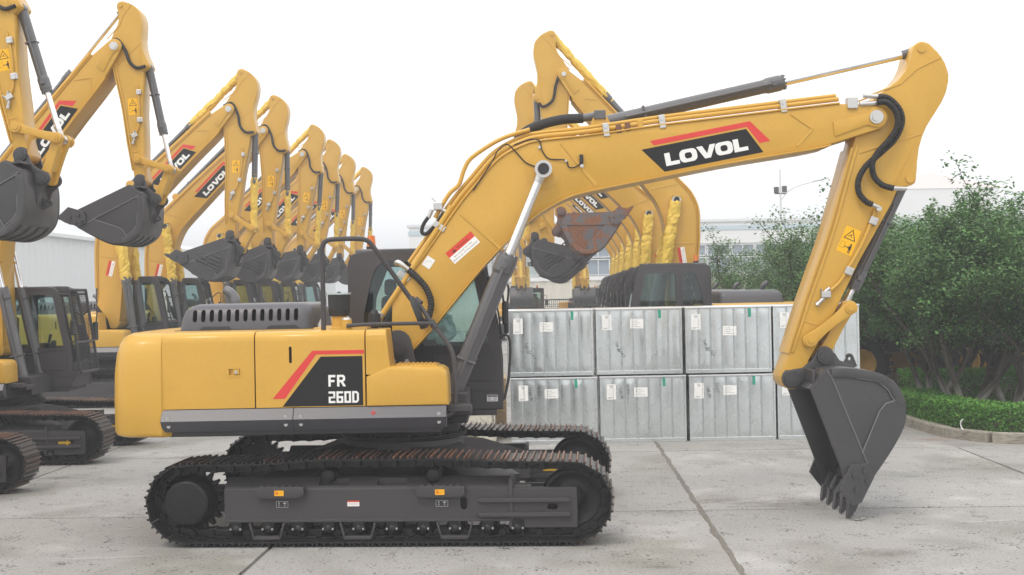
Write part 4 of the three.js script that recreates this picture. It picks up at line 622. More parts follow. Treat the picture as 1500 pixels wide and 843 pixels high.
  mesh(stick, 'grease_pipe', geo('stPipe' + ks, () => tube([[5.3, 3.395], [5.251, 3.248], [5.125, 2.964], [4.96, 2.69], [4.876, 2.56], [4.76, 2.46]].map((p) => [...sPts(p), 0.24]), 0.02, 40, 8)), M.yellow);
  for (const p of [[5.251, 3.24], [4.969, 2.69]]) { const q = sPts(p), m = mesh(stick, 'pipe_clamp', geo('stCl', () => mg([box(-0.03, 0.06, -0.045, 0.045, 0.2155, 0.27, 0.008), disc(0.035, 0.02, 0.27, 0.28, 0.016, 8), disc(0.035, -0.02, 0.27, 0.28, 0.016, 8)])), M.steel); m.position.set(q[0], q[1], 0); m.rotation.z = R(-25); }
  { const q = sPts([4.715, 2.42]), m = mesh(stick, 'shut_off_valve', geo('stV', () => mg([box(-0.05, 0.06, -0.03, 0.045, 0.2155, 0.28, 0.012), cyl([-0.02, -0.03, 0.25], [-0.09, -0.1, 0.25], 0.024, 0.022, 10), cyl([-0.075, -0.085, 0.25], [-0.1, -0.11, 0.25], 0.032, 0.032, 6), cyl([0.0, 0.04, 0.25], [0.05, 0.08, 0.26], 0.026, 0.022, 8), cyl([-0.03, 0.02, 0.25], [-0.06, 0.07, 0.28], 0.014, 0.014, 6)])), M.steel); m.position.set(q[0], q[1], 0); }
  const J3 = (p) => [...sPts(p), 0.3];
  if (hi) {
    for (const [k, pts] of [['h1', [[5.32, 4.6], [5.43, 4.585], [5.557, 4.458], [5.585, 4.322], [5.506, 4.135], [5.337, 3.973], [5.169, 3.826], [5.091, 3.677], [5.096, 3.541], [5.177, 3.442], [5.24, 3.41]]], ['h2', [[5.3, 4.53], [5.4, 4.53], [5.5, 4.43], [5.52, 4.27], [5.43, 4.121], [5.3, 3.981], [5.237, 3.862], [5.265, 3.726], [5.353, 3.627], [5.48, 3.585]]]]) mesh(stick, 'corrugated_hose', geo('st' + k, () => tube(pts.map((p, i) => [...sPts(p), k === 'h1' ? 0.3 : 0.345 - (i > 6 ? 0.05 : 0)]), 0.033, 300, 10, (t) => 1 + 0.13 * Math.sin(t * 420))), M.rubber);
    [() => cyl(J3([5.16, 4.615]), J3([5.33, 4.6]), 0.026, 0.03, 10), () => cyl(J3([5.12, 4.52]), J3([5.31, 4.53]), 0.026, 0.03, 10), () => mg([cyl(J3([5.235, 3.412]), J3([5.31, 3.38]), 0.026, 0.024, 10), disc(...sPts([5.31, 3.365]), 0.2155, 0.32, 0.03, 10)]), () => cyl(J3([5.475, 3.587]), J3([5.62, 3.58]), 0.026, 0.024, 10), () => box(sPts([4.98, 0])[0], sPts([5.1, 0])[0], sPts([0, 4.47])[1], sPts([0, 4.6])[1], 0.22, 0.33, 0.012)].forEach((fn, n) => mesh(stick, 'hose_fitting', geo('stFit' + n, fn), M.steel));
  } else {
    mesh(stick, 'pressure_hose', geo('bgh' + ks, () => tube([[5.2, 4.5], [5.4, 4.5], [5.46, 4.2], [5.42, 3.9], [5.5, 3.72], [5.68, 3.66]].map((p) => [...sPts(p), 0.26]), 0.03, 40, 8)), M.rubber);
    mesh(stick, 'pressure_hose', geo('bgh2' + ks, () => tube([[5.2, 4.45], [5.36, 4.4], [5.38, 4.1], [5.34, 3.75], [5.5, 3.55], [5.6, 3.6]].map((p) => [...sPts(p), -0.26]), 0.03, 40, 8)), M.rubber);
  }
  const K2 = onStick(K);
  const bk = new THREE.Group(); bk.name = 'bucket'; g.add(bk); bk.position.set(K2[0], K2[1], 0); bk.rotation.z = c; bucketParts(bk, o);
  // ---- linkage
  const I2 = onStick(PIN.idler), B2 = add(K2, rot(rel(PIN.bucketB, K), c));
  const r1 = dist(PIN.idler, PIN.linkN), r2 = dist(PIN.linkN, PIN.bucketB), dd = Math.min(dist(I2, B2), r1 + r2 - 0.01);
  const along = (r1 * r1 - r2 * r2 + dd * dd) / (2 * dd), h = Math.sqrt(Math.max(0.0001, r1 * r1 - along * along)), ux = (B2[0] - I2[0]) / dist(I2, B2), uy = (B2[1] - I2[1]) / dist(I2, B2);
  const N2 = [I2[0] + ux * along - uy * h, I2[1] + uy * along + ux * h];
  for (const z of [0.24, -0.285]) { const m = mesh(g, 'idler_link', geo('idl' + z, () => mg([ext(dogbone([0, 0], [r1, 0], 0.088, 0.085, 0.052), z, z + 0.045, 0.006), ...(z > 0 ? [disc(0, 0, 0.285, 0.305, 0.07, 24), disc(0, 0, 0.305, 0.32, 0.036, 20), disc(r1, 0, 0.285, 0.3, 0.055, 24), disc(r1, 0, 0.3, 0.312, 0.03, 18)] : [])])), M.yellow); m.position.set(I2[0], I2[1], 0); m.rotation.z = Math.atan2(N2[1] - I2[1], N2[0] - I2[0]); }
  const bl = mesh(g, 'bucket_link', geo('blink', () => mg([ext(dogbone([0, 0], [r2, 0], 0.085, 0.08, 0.06), -0.19, -0.1, 0.006), ext(dogbone([0, 0], [r2, 0], 0.085, 0.08, 0.06), 0.1, 0.19, 0.006), box(0.15, r2 - 0.12, -0.04, 0.04, -0.12, 0.12, 0.01)])), M.yellow); bl.position.set(N2[0], N2[1], 0); bl.rotation.z = Math.atan2(B2[1] - N2[1], B2[0] - N2[0]);
  // ---- cylinders
  const sl = o.sleeve;
  for (const z of [0.42, -0.42]) {
    addCylinder(g, 'boom_cylinder', PIN.boomCylLow, onBoom(PIN.boomCylTop), z, 0.1, 1.72, 0.052, { sleeve: sl ? 0.25 : 0, seed: 3 + z });
    const top = onBoom(PIN.boomCylTop), q = mesh(g, 'cylinder_pin', geo('bcp' + z, () => mg([disc(0, 0, z > 0 ? 0.505 : -0.525, z > 0 ? 0.525 : -0.505, 0.062, 20)])), M.black); q.position.set(top[0], top[1], 0);
  }
  addCylinder(g, 'arm_cylinder', onBoom(PIN.armCylBase), onStick(PIN.armCylRod), 0, 0.078, 2.1, 0.046, { sleeve: sl ? 0.3 : 0, seed: 9, eyeMat: M.cylinder });
  addCylinder(g, 'bucket_cylinder', onStick(PIN.bucketCylBase), N2, 0, 0.072, 1.32 * (ks < 1 ? 0.92 : 1), 0.04, { sleeve: sl ? 0.35 : 0, seed: 14 });
  if (!hi && o.turn) mesh(g, 'hose_bundle', geo('bundle', () => mg([0.18, 0, -0.2].map((z) => tube([[-0.3, 1.7, z], [-0.45, 2.2, z], [-0.2, 2.75, z], [0.1, 3.0, z]], 0.035, 24, 8)))), M.rubber);
  return g;
}

// ------------------------------------------------------------------ the yard
function lowGrid(n, f, sd, oct = 1) { const a = new Float32Array((n + 1) * (n + 1)); for (let j = 0; j <= n; j++) for (let i = 0; i <= n; i++) { let v = 0; for (let o = 0; o < oct; o++) v += noise(i / n * f * 2 ** o + sd * 3.1, j / n * f * 2 ** o + sd, sd * 1.7 + o) / 1.7 ** o; a[j * (n + 1) + i] = v; } return (u, v) => { const x = Math.min(u, 0.99999) * n, y = Math.min(v, 0.99999) * n, i = Math.floor(x), j = Math.floor(y), fx = x - i, fy = y - j, k = j * (n + 1) + i; return (a[k] * (1 - fx) + a[k + 1] * fx) * (1 - fy) + (a[k + n + 1] * (1 - fx) + a[k + n + 2] * fx) * fy; }; }
const gBig = lowGrid(160, 3.3, 1, 3), gStain = lowGrid(200, 5.2, 12, 3), gPale = lowGrid(256, 9, 22, 3), gMid = lowGrid(700, 46, 2, 2);
const concreteTex = dataTex(2048, 2048, (u, v) => {                          // 8 m by 8 m
  const grit = rnd(), fine = noise(u * 240, v * 240, 5), f2 = noise(u * 420 + 9, v * 420, 8);
  const stain = Math.max(0, gStain(u, v) - 0.2) * 0.12, pit = Math.max(0, fine + 0.6 * f2 + 0.6 * gMid(u, v) - 0.36) * 0.55;
  const k = 0.606 + 0.026 * gBig(u, v) + 0.026 * gMid(u, v) + 0.045 * fine + 0.055 * f2 + (grit - 0.5) * 0.12 - stain - pit + Math.max(0, gPale(u, v) - 0.3) * 0.1;
  return [k * 1.012, k * 0.998, k * 0.978 - stain * 0.2];
}, true);
const concreteBump = dataTex(1024, 1024, (u, v) => 0.5 + 0.2 * noise(u * 60, v * 60, 3) + 0.2 * noise(u * 200, v * 200, 1), false);
const slabMats = [1, 0.955, 1.03, 0.985].map((k, i) => mat(lin(k, k, k * (i === 1 ? 0.985 : 1)), 0.92, 0, { map: concreteTex, bumpMap: concreteBump, bumpScale: 0.004 }));
M.jointBase = mat(lin(0.16, 0.14, 0.12), 1, 0);
const ground = structure('ground', (() => { const g = new THREE.PlaneGeometry(900, 700); g.rotateX(-Math.PI / 2); g.translate(0, -0.03, -250); return g; })(), mat(lin(0.3, 0.29, 0.27), 0.95));
// slabs 4.5 by 5.1 m, turned two degrees
const slabA = R(-2), slabO = [2.1, -14.03];
const slabPoint = (i, k) => { const u = i * 4.52, w = -k * 5.12; return [slabO[0] + u * Math.cos(slabA) + w * Math.sin(slabA), slabO[1] - u * Math.sin(slabA) + w * Math.cos(slabA)]; };
for (let k = -3; k < 9; k++) for (let i = -7; i < 7; i++) {
  const c = [slabPoint(i, k), slabPoint(i + 1, k), slabPoint(i + 1, k + 1), slabPoint(i, k + 1)];
  const cx = (c[0][0] + c[2][0]) / 2, cz = (c[0][1] + c[2][1]) / 2;
  if (cx > 7.5 && cz < -19 && cz > -60) continue;
  const j = 0.012 + 0.006 * rnd();
  const pts = []; c.forEach((p, n) => { const q = c[(n + 1) % 4]; for (let t = 0; t < 14; t++) { const s = t / 14, x = p[0] + (q[0] - p[0]) * s, z = p[1] + (q[1] - p[1]) * s, l = Math.hypot(cx - x, cz - z), e = (t ? j + 0.009 * Math.abs(noise(x * 3, z * 3, 3)) + 0.006 * Math.abs(noise(x * 13, z * 13, 1)) : j * 1.5); pts.push([x + (cx - x) / l * e * 1.3, z + (cz - z) / l * e * 1.3]); } });
  const g = extY(pts, -0.06, 0, 0.003, 0);
  planarUV(g, [0, 2], 1 / 8); const p = g.attributes.uv; let mu = 1e9, mv = 1e9; for (let n = 0; n < p.count; n++) { mu = Math.min(mu, p.getX(n)); mv = Math.min(mv, p.getY(n)); } const ou = rr(0.01, 0.38) - mu, ov = rr(0.01, 0.3) - mv; for (let n = 0; n < p.count; n++) p.setXY(n, p.getX(n) + ou, p.getY(n) + ov);
  const s = mesh(ground, 'concrete_slab', g, slabMats[(i * 5 + k * 3 + 70) % 4]); void s;
}
// crumbled filler in the joint that runs past the bucket
{
  const pos = [], idx = [], n = 260; let a = slabPoint(0, -1.6), b = slabPoint(0, 1.25);
  for (let i = 0; i <= n; i++) { const t = i / n, x = a[0] + (b[0] - a[0]) * t, z = a[1] + (b[1] - a[1]) * t, w = 0.045 + 0.03 * noise(z * 1.7, 1) + 0.03 * noise(z * 8, 2) + 0.012 * noise(z * 30, 4), o = 0.03 * noise(z * 2, 7); for (const s of [-1, -0.4, 0.4, 1]) pos.push(x + o + s * Math.max(0.02, w), Math.abs(s) === 1 ? -0.006 : 0.006 + 0.006 * noise(x * 40 + s, z * 40), z); }
  for (let i = 0; i < n; i++) for (let s = 0; s < 3; s++) { const q = i * 4 + s; idx.push(q, q + 1, q + 4, q + 1, q + 5, q + 4); }
  const g = new THREE.BufferGeometry(); g.setAttribute('position', new THREE.Float32BufferAttribute(pos, 3)); g.setIndex(idx); g.computeVertexNormals(); planarUV(g, [0, 2], 3);
  const t = dataTex(256, 256, (u, v) => { const k = 0.42 + 0.16 * tnoise(u, v, 30, 3) + 0.14 * tnoise(u, v, 80, 1) + (rnd() - 0.5) * 0.16; return [k * 1.04, k, k * 0.93]; }, true);
  mesh(ground, 'joint_filler', g, mat(0xffffff, 1, 0, { map: t, side: THREE.DoubleSide }));
}

// stains on the concrete and chips under the teeth
{
  const stainTex = (sd) => { const c = dataTex(128, 128, (u, v) => { const r = Math.hypot(u - 0.5, v - 0.5) * 2, e = 1.05 - r + 0.55 * noise(u * 5 + sd, v * 5, sd) + 0.35 * noise(u * 14, v * 14 + sd, 2) + 0.25 * noise(u * 40, v * 40, sd); return Math.max(0, Math.min(1, (e - 0.35) * 1.5)) * (r < 0.97 ? 0.38 : 0) * (0.7 + 0.6 * noise(u * 30, v * 30, 9)); }, false); return c; };
  const kinds = { oil_stain: [lin(0.1, 0.085, 0.07), stainTex(3)], rust_stain: [lin(0.42, 0.2, 0.09), stainTex(8)], soil_stain: [lin(0.2, 0.17, 0.14), stainTex(5)], lime_scuff: [lin(0.62, 0.62, 0.6), stainTex(11)] };
  const sm = Object.fromEntries(Object.entries(kinds).map(([k, [c, t]]) => [k, mat(c, 0.95, 0, { alphaMap: t, transparent: true })]));
  let n = 0;
  for (const [k, x, z, w, d, a] of [['oil_stain', -6.5, -17.45, 1.3, 0.5, 0.1], ['soil_stain', 3.1, -14.3, 2.3, 0.9, 0], ['soil_stain', 2.4, -14.6, 1.2, 0.5, 0.3], ['rust_stain', 6.75, -19.9, 1.1, 0.6, 0.2], ['oil_stain', 7.0, -19.2, 1.2, 0.5, -0.2], ['soil_stain', -2.6, -13.9, 1.6, 0.4, 0], ['oil_stain', 1.3, -11.2, 0.7, 0.25, 0], ['lime_scuff', 4.8, -13.0, 1.5, 0.2, 0.15], ['lime_scuff', -4.2, -12.0, 2.2, 0.25, 0.1], ['oil_stain', 0.9, -12.7, 0.5, 0.2, 0.3], ['soil_stain', -5.2, -19.4, 1.6, 0.5, 0.4], ['lime_scuff', 0.1, -10.9, 1.1, 0.3, 0], ['soil_stain', 3.5, -11.6, 1.2, 0.5, 0.2]]) {
    const m = mesh(ground, k, geo('stq', () => new THREE.PlaneGeometry(1, 1).rotateX(-Math.PI / 2)), sm[k]); m.position.set(x, 0.004 + 0.0006 * n++, z); m.scale.set(w, 1, d); m.rotation.y = a;
  }
  for (let i = 0; i < 9; i++) { const m = mesh(ground, 'concrete_chip', geo('chip' + i % 3, () => { const q = new THREE.IcosahedronGeometry(0.05, 0), p = q.attributes.position; for (let k = 0; k < p.count; k++) p.setXYZ(k, p.getX(k) * 1.3, p.getY(k) * 0.22, p.getZ(k)); q.computeVertexNormals(); return q; }), slabMats[2]); m.position.set(3.62 + rr(-0.04, 0.16), 0.012, -13.3 + rr(-0.25, 0.12)); m.rotation.y = rr(0, 6); m.scale.setScalar(rr(0.3, 0.8)); }
}

// main machine
excavator({ x: -1.25, z: -13.895, lowerTurn: -4, hi: true, shoes: true, label: 'large yellow excavator standing alone, black model panel and bucket teeth on the concrete' });

// row of machines behind on the one side
const rowL = [
  [-8.4, -15.2, 43, 33, -82, 0.87, 0.82, 0, 'yellow excavator with bare rods, only its raised stick and bucket in view'],
  [-8.35, -20.2, 43, 28, -85, 0.9, 0.81, 0, 'yellow excavator with mesh guard over the cab windscreen'],
  [-9.6, -30, 36, 18, -92, 1, 1, 1, 'yellow excavator with wrapped rods, next behind the mesh-guarded one'],
  [-9.6, -34, 36, 18, -92, 1, 1, 1, 'yellow excavator with wrapped rods, second behind the mesh-guarded one'],
  [-9.6, -40, 36, 18, -96, 1, 1, 1, 'yellow excavator with wrapped rods, third behind the mesh-guarded one'],
  [-9.6, -44.3, 36, 18, -96, 1, 1, 1, 'yellow excavator with wrapped rods, fourth behind the mesh-guarded one'],
  [-9.6, -48.8, 36, 18, -96, 1, 1, 1, 'yellow excavator with wrapped rods, fifth behind the mesh-guarded one'],
  [-9.6, -53.7, 36, 18, -96, 1, 1, 1, 'yellow excavator with wrapped rods, farthest of its row along the white hall'],
];
rowL.forEach(([x, z, a, b, c, scale, stick, sleeve, label], i) => excavator({ x: x + (i > 2 ? rr(-0.15, 0.15) : 0), z, a: a + (i > 2 ? rr(-1, 1) : 0), b: b + (i > 2 ? rr(-2, 2) : 0), c: c + (i > 2 ? rr(-6, 6) : 0), scale, stick, sleeve, label, shoes: i < 2, guard: i < 2, slats: i > 1, group: 'excavators parked in a row along the white hall' }));
for (let i = 0; i < 7; i++) excavator({
  x: 3.58 + 0.22 * i, z: -27.5 - 4.6 * i, turn: Math.PI, a: i ? 34.5 + rr(-1, 1) : 41.5, b: i ? 20.8 + rr(-2, 2) : 20.8, c: i ? -95 : -111, sleeve: 1, slats: i > 0, bucketMat: i ? undefined : M.rustyBucket, beaconZ: -0.6,
  label: i ? `yellow excavator, number ${['', 'two', 'three', 'four', 'five', 'six', 'seven'][i]} counted from the rusty-bucket one in its row` : 'yellow excavator with rusty bucket, parked behind the galvanised boxes', group: 'excavators parked in a row behind the galvanised boxes',
});

for (const [x, z, sc, ord] of [[0.45, -64, 0.86, 'beside the right-hand end of the dark cab row'], [3.7, -67, 0.84, 'behind the row of wrapped rods']])
  excavator({ x, z, turn: -Math.PI / 2, a: 22, b: 30, c: -52, scale: sc, sleeve: 1, label: x < 1 ? 'small hazy excavator facing out, bucket hanging in front of the pale wall' : 'small hazy excavator facing out, bucket hanging low over the boxes', group: 'excavators facing out from the pale wall' });

// ------------------------------------------------------------------ galvanised boxes
const spangle = dataTex(512, 512, (u, v) => { const k = 0.94 + 0.012 * tnoise(u, v, 14, 3) + 0.03 * tnoise(u, v, 4, 9); return [k * 0.985, k, k * 1.0]; }, true, 1);
const spangleRough = dataTex(512, 512, (u, v) => 0.7 + 0.12 * tnoise(u, v, 5, 6), false, 1);
M.zinc = mat(lin(0.86, 0.875, 0.885), 0.4, 0.97, { map: spangle, roughnessMap: spangleRough });
M.zincEdge = mat(lin(0.78, 0.79, 0.8), 0.45, 0.9, { roughnessMap: spangleRough });
const paperA = canvasTex(160, 256, (x, w, h) => { x.fillStyle = '#f3f3f1'; x.fillRect(0, 0, w, h); x.fillStyle = '#5a5a5c'; for (let i = 0; i < 5; i++) x.fillRect(40 + (i * 13) % 20, 18 + i * 11, 70 - (i * 17) % 26, 4); x.fillStyle = '#b9b9b9'; for (let i = 0; i < 9; i++) x.fillRect(14, 84 + i * 14, 132, 1.5); for (let i = 0; i < 5; i++) x.fillRect(14 + i * 33, 84, 1.5, 112); x.fillStyle = '#6a6a6c'; for (let i = 0; i < 3; i++) x.fillRect(20, 216 + i * 10, 110 - i * 30, 4); });
const paperB = canvasTex(256, 176, (x, w, h) => { x.fillStyle = '#f1f1ef'; x.fillRect(0, 0, w, h); x.fillStyle = '#55565a'; x.font = '22px monospace'; for (let i = 0; i < 4; i++) for (let k = 0; k < 7 + (i * 3) % 5; k++) x.fillRect(22 + k * 17, 34 + i * 34, 7 + (k * i + k) % 7, 7 + (k * 3 + i) % 5); });
M.paperA = mat(0xffffff, 0.85, 0, { map: paperA }); M.paperB = mat(0xffffff, 0.85, 0, { map: paperB });
M.tapeGreen = mat(lin(0.02, 0.34, 0.22), 0.45);
const scrawl = ['100 3K', '22.6.5'].map((t) => { const c = canvasTex(256, 96, (x, w, h) => { x.fillStyle = '#000'; x.fillRect(0, 0, w, h); x.fillStyle = '#fff'; x.font = 'italic 62px sans-serif'; let px = 14; for (const ch of t) { x.save(); x.translate(px, 66 + (px * 7 % 9)); x.rotate(((px * 13) % 7 - 3) * 0.05); x.fillText(ch, 0, 0); x.restore(); px += ch === ' ' ? 20 : ch === '.' ? 22 : 36; } }); c.colorSpace = THREE.NoColorSpace; return mat(lin(0.04, 0.04, 0.05), 0.6, 0, { alphaMap: c, transparent: true }); });
function dentedPanel(w, h, s) {
  const g = new THREE.PlaneGeometry(w, h, 12, 40), p = g.attributes.position;
  for (let i = 0; i < p.count; i++) { const x = p.getX(i), y = p.getY(i), e = Math.min(1, (w / 2 - Math.abs(x)) / 0.05) * Math.min(1, (h / 2 - Math.abs(y)) / 0.08); p.setZ(i, e * (0.005 * noise(x * 3 + s * 7.3, y * 1.6 + s, s) + 0.0014 * noise(x * 6 + s, y * 2.6 + s * 2, s * 3) + 0.007 * Math.cos(x / w * Math.PI) * (0.5 + noise(s * 5.1, y * 1.1, 2)))); }
  g.computeVertexNormals(); planarUV(g, [0, 1], 1); const uv = g.attributes.uv; for (let i = 0; i < uv.count; i++) uv.setXY(i, uv.getX(i) + s * 0.37, uv.getY(i) + s * 0.61); return g;
}
const panels = Array.from({ length: 9 }, (_, i) => dentedPanel(0.192, 0.985, i + 1));
const sidePanels = Array.from({ length: 3 }, (_, i) => dentedPanel(0.192, 0.985, i + 21));
const boxLabels = [['bottom box at the end of the stack beside the cab', 'top box at the end of the stack beside the cab'], ['bottom box second along from the cab', 'top box second along from the cab'], ['bottom box third along from the cab', 'top box third along from the cab'], ['bottom box partly behind the digging bucket', 'top box partly behind the yellow stick']];
[[-0.1, 0], [1.37, 0.04], [2.835, 0.0], [4.29, 0.03]].forEach(([x0, dz], ci) => [0, 1].forEach((lv) => {
  const b = thing('galvanised_box', `galvanised sheet-metal crate, ${boxLabels[ci][lv]}`, 'metal box', 'galvanised boxes stacked two high'); const W = 1.42, H = 1.09, D = 1.15;
  b.position.set(x0 + (lv ? 0 : 0.045) + 0.71, lv * 1.118, -20.27 - dz - (lv ? 0.02 : 0)); b.rotation.y = R((rnd() - 0.5) * 0.5);
  mesh(b, 'body', geo('bxBody', () => plainBox(-W / 2 + 0.02, W / 2 - 0.02, 0.05, H - 0.03, -D + 0.02, -0.025)), M.zinc);
  mesh(b, 'base_rail', geo('bxBase', () => mg([box(-W / 2, W / 2, 0.0, 0.062, -0.05, 0.0, 0.006), box(-W / 2, W / 2, 0.0, 0.062, -D, -D + 0.05, 0.006), box(-W / 2, -W / 2 + 0.05, 0.0, 0.06, -D + 0.05, -0.05, 0.006), box(W / 2 - 0.05, W / 2, 0.0, 0.06, -D + 0.05, -0.05, 0.006)])), M.zinc);
  mesh(b, 'top_rim', geo('bxRim', () => mg([box(-W / 2 - 0.008, W / 2 + 0.008, H - 0.028, H, -D - 0.008, 0.012, 0.008)])), M.zincEdge);
  for (const s of [-1, 1]) mesh(b, 'corner_post', geo('bxPost' + s, () => mg([box(s > 0 ? W / 2 - 0.035 : -W / 2, s > 0 ? W / 2 : -W / 2 + 0.035, 0.0625, H - 0.0285, -0.035, -0.002, 0.004)])), M.zinc);
  for (let i = 0; i < 7; i++) { const m = mesh(b, 'panel', panels[(i * 4 + ci * 3 + lv * 5) % 9], M.zinc); m.position.set(-0.579 + i * 0.193, 0.555, -0.017); m.rotation.y = R((rnd() - 0.5) * 0.7); }
  for (let i = 1; i < 7; i++) { const m = mesh(b, 'seam', geo('bxSeam', () => mg([box(-0.013, -0.003, 0.063, H - 0.03, -0.03, 0.004, 0.004), box(0.004, 0.014, 0.063, H - 0.03, -0.03, -0.002, 0.004)])), M.zinc); m.position.x = -0.6755 + i * 0.193; }
  for (const s of [-1, 1]) for (let i = 0; i < 5; i++) { const m = mesh(b, 'side_panel', sidePanels[(i + ci) % 3], M.zinc); m.position.set(s * (W / 2 - 0.012), 0.555, -0.16 - i * 0.21); m.rotation.y = s * Math.PI / 2; }
  const j = () => rr(-0.02, 0.02);
  decal(b, 'paper_form', quad(0.155, 0.255), M.paperA, -0.52 + j() - (ci > 0 ? 0.02 : 0), 0.84 + j(), 0.002, j());
  decal(b, 'paper_label', quad(0.225, 0.155), M.paperB, ci === 2 && lv ? 0.02 : -0.04 + j(), ci === 2 && lv ? 0.69 : 0.82 + j(), 0.002, j());
  decal(b, 'green_tape', quad(0.042, 0.14), M.tapeGreen, 0.36 + j(), 0.985, 0.0135, j());
  decal(b, 'marker_writing', quad(0.24, 0.09), scrawl[0], -0.36 + j(), lv ? 0.45 : 0.8, 0.0015, R(-80)); decal(b, 'marker_writing', quad(0.22, 0.08), scrawl[1], -0.3 + (lv ? 0.02 : 0.06), lv ? 0.34 : 0.86, 0.0025, R(lv ? -62 : -88));
}));
// weathered block beside the boxes
{
  const t = dataTex(256, 256, (u, v) => { const m = Math.max(0, tnoise(u, v, 8, 4) - 0.1), k = 0.8 + 0.08 * tnoise(u, v, 20, 1) - 0.18 * Math.max(0, tnoise(u, v, 12, 7)); return [k - m * 0.25, k * 0.98 - m * 0.2, k * 0.92 - m * 0.5]; }, true, 1);
  const b = mesh(scene, 'concrete_block', (() => { const g = mg([box(-1.35, -0.36, 0, 1.0, -21.4, -20.7, 0.03), box(-1.5, -0.3, 0, 0.2, -21.5, -20.6, 0.03)]); planarUV(g, [0, 1], 1); return g; })(), mat(0xffffff, 0.9, 0, { map: t }));
  b.userData = { label: 'weathered cream concrete block standing behind the cab beside the boxes', category: 'concrete block' };
  const p = thing('pallet_stack', 'tan wooden pallets stacked between cab and galvanised boxes', 'pallet'); p.position.set(-0.235, 0, -21.2);
  M.wood = mat(0xffffff, 0.85, 0, { map: dataTex(128, 256, (u, v) => { const k = 0.66 + 0.1 * noise(u * 30, v * 3, 1) + 0.05 * noise(u * 90, v * 8, 4); return [k, k * 0.86, k * 0.66]; }, true, 1) });
  for (let i = 0; i < 7; i++) { mesh(p, 'deck_board', geo('pb', () => box(-0.1, 0.1, 0.1, 0.125, -1, 0, 0.004)), M.wood).position.y = i * 0.15; for (const z of [-0.01, -0.85]) mesh(p, 'bearer', geo('pbr' + z, () => box(-0.095, 0.095, 0, 0.098, z - 0.09, z, 0.004)), M.wood).position.y = i * 0.15; }
}

// ------------------------------------------------------------------ planting bed, kerb, hedges, trees
const bedEdge = [[7.12, -44], [7.12, -30], [7.12, -24], [7.13, -21.2], [7.25, -20.35], [7.6, -19.75], [8.2, -19.35], [9.2, -19.1], [12, -18.75], [17, -18.3]];
structure('planting_bed', (() => { const g = new THREE.ShapeGeometry(shape([...bedEdge.map(([x, z]) => [x + 0.05, -z]), [30, 18], [30, 60], [7.2, 60]])); g.rotateX(-Math.PI / 2); g.translate(0, 0.07, 0); return g; })(), mat(lin(0.07, 0.055, 0.04), 1));
{
  const c = new THREE.CatmullRomCurve3(bedEdge.slice(1).map(([x, z]) => v3(x, 0, z)), false, 'centripetal'), L = c.getLength(), n = Math.floor(L / 0.85);
  const kt = dataTex(256, 128, (u, v) => { const k = 0.6 + 0.1 * tnoise(u, v, 10, 2) + 0.07 * tnoise(u, v, 50, 4) - 0.15 * Math.max(0, tnoise(u, v, 7, 8)); return [k, k * 0.96, k * 0.88]; }, true, 1);
  const km = [1, 0.88].map((k) => mat(lin(k, k, k), 0.95, 0, { map: kt }));
  const kerb = new THREE.Group(); kerb.name = 'kerb'; kerb.userData = { kind: 'structure' }; scene.add(kerb);
  for (let i = 0; i < n; i++) { const p = c.getPointAt((i + 0.5) / n), t = c.getTangentAt((i + 0.5) / n), m = mesh(kerb, 'kerb_stone', geo('kerb' + i % 3, () => { const q = new RoundedBoxGeometry(L / n - 0.02, 0.19, 0.17, 4, 0.03), a = q.attributes.position; for (let k = 0; k < a.count; k++) a.setY(k, a.getY(k) + 0.012 * noise(a.getX(k) * 5, a.getZ(k) * 9, i + 1)); q.computeVertexNormals(); return q; }), km[i % 2]); m.position.set(p.x, 0.045 + 0.01 * noise(i * 1.7, 1), p.z); m.rotation.y = -Math.atan2(t.z, t.x) + R(rr(-1.2, 1.2)); }
}
M.leaf = phys(0xffffff, 0.6, { vertexColors: true, transmission: 0.3, thickness: 0, side: THREE.DoubleSide, specularIntensity: 0.4 });
M.bark = mat(0xffffff, 0.95, 0, { vertexColors: true });
function leafCloud(list) {                                                   // list of [x, y, z, size, colour]
  const n = list.length, pos = new Float32Array(n * 18), col = new Float32Array(n * 18), nor = new Float32Array(n * 18);
  const q = new THREE.Quaternion(), e = new THREE.Euler(), a = v3(0, 0), A = [[-0.5, 0, 0], [0, 0.06, 0.26], [0.5, 0, 0], [-0.5, 0, 0], [0.5, 0, 0], [0, 0.06, -0.26]];
  list.forEach(([x, y, z, s, c], i) => {
    e.set(rr(-0.9, 0.9), rr(0, 6.28), rr(-0.8, 0.8)); q.setFromEuler(e); const nv = v3(0, 1, 0).applyQuaternion(q);
    for (let k = 0; k < 6; k++) { a.set(...A[k]).multiplyScalar(s).applyQuaternion(q); const o = i * 18 + k * 3; pos[o] = x + a.x; pos[o + 1] = y + a.y; pos[o + 2] = z + a.z; col[o] = c[0]; col[o + 1] = c[1]; col[o + 2] = c[2]; nor[o] = nv.x; nor[o + 1] = nv.y; nor[o + 2] = nv.z; }
  });
  const g = new THREE.BufferGeometry(); g.setAttribute('position', new THREE.BufferAttribute(pos, 3)); g.setAttribute('normal', new THREE.BufferAttribute(nor, 3)); g.setAttribute('color', new THREE.BufferAttribute(col, 3)); return g;
}
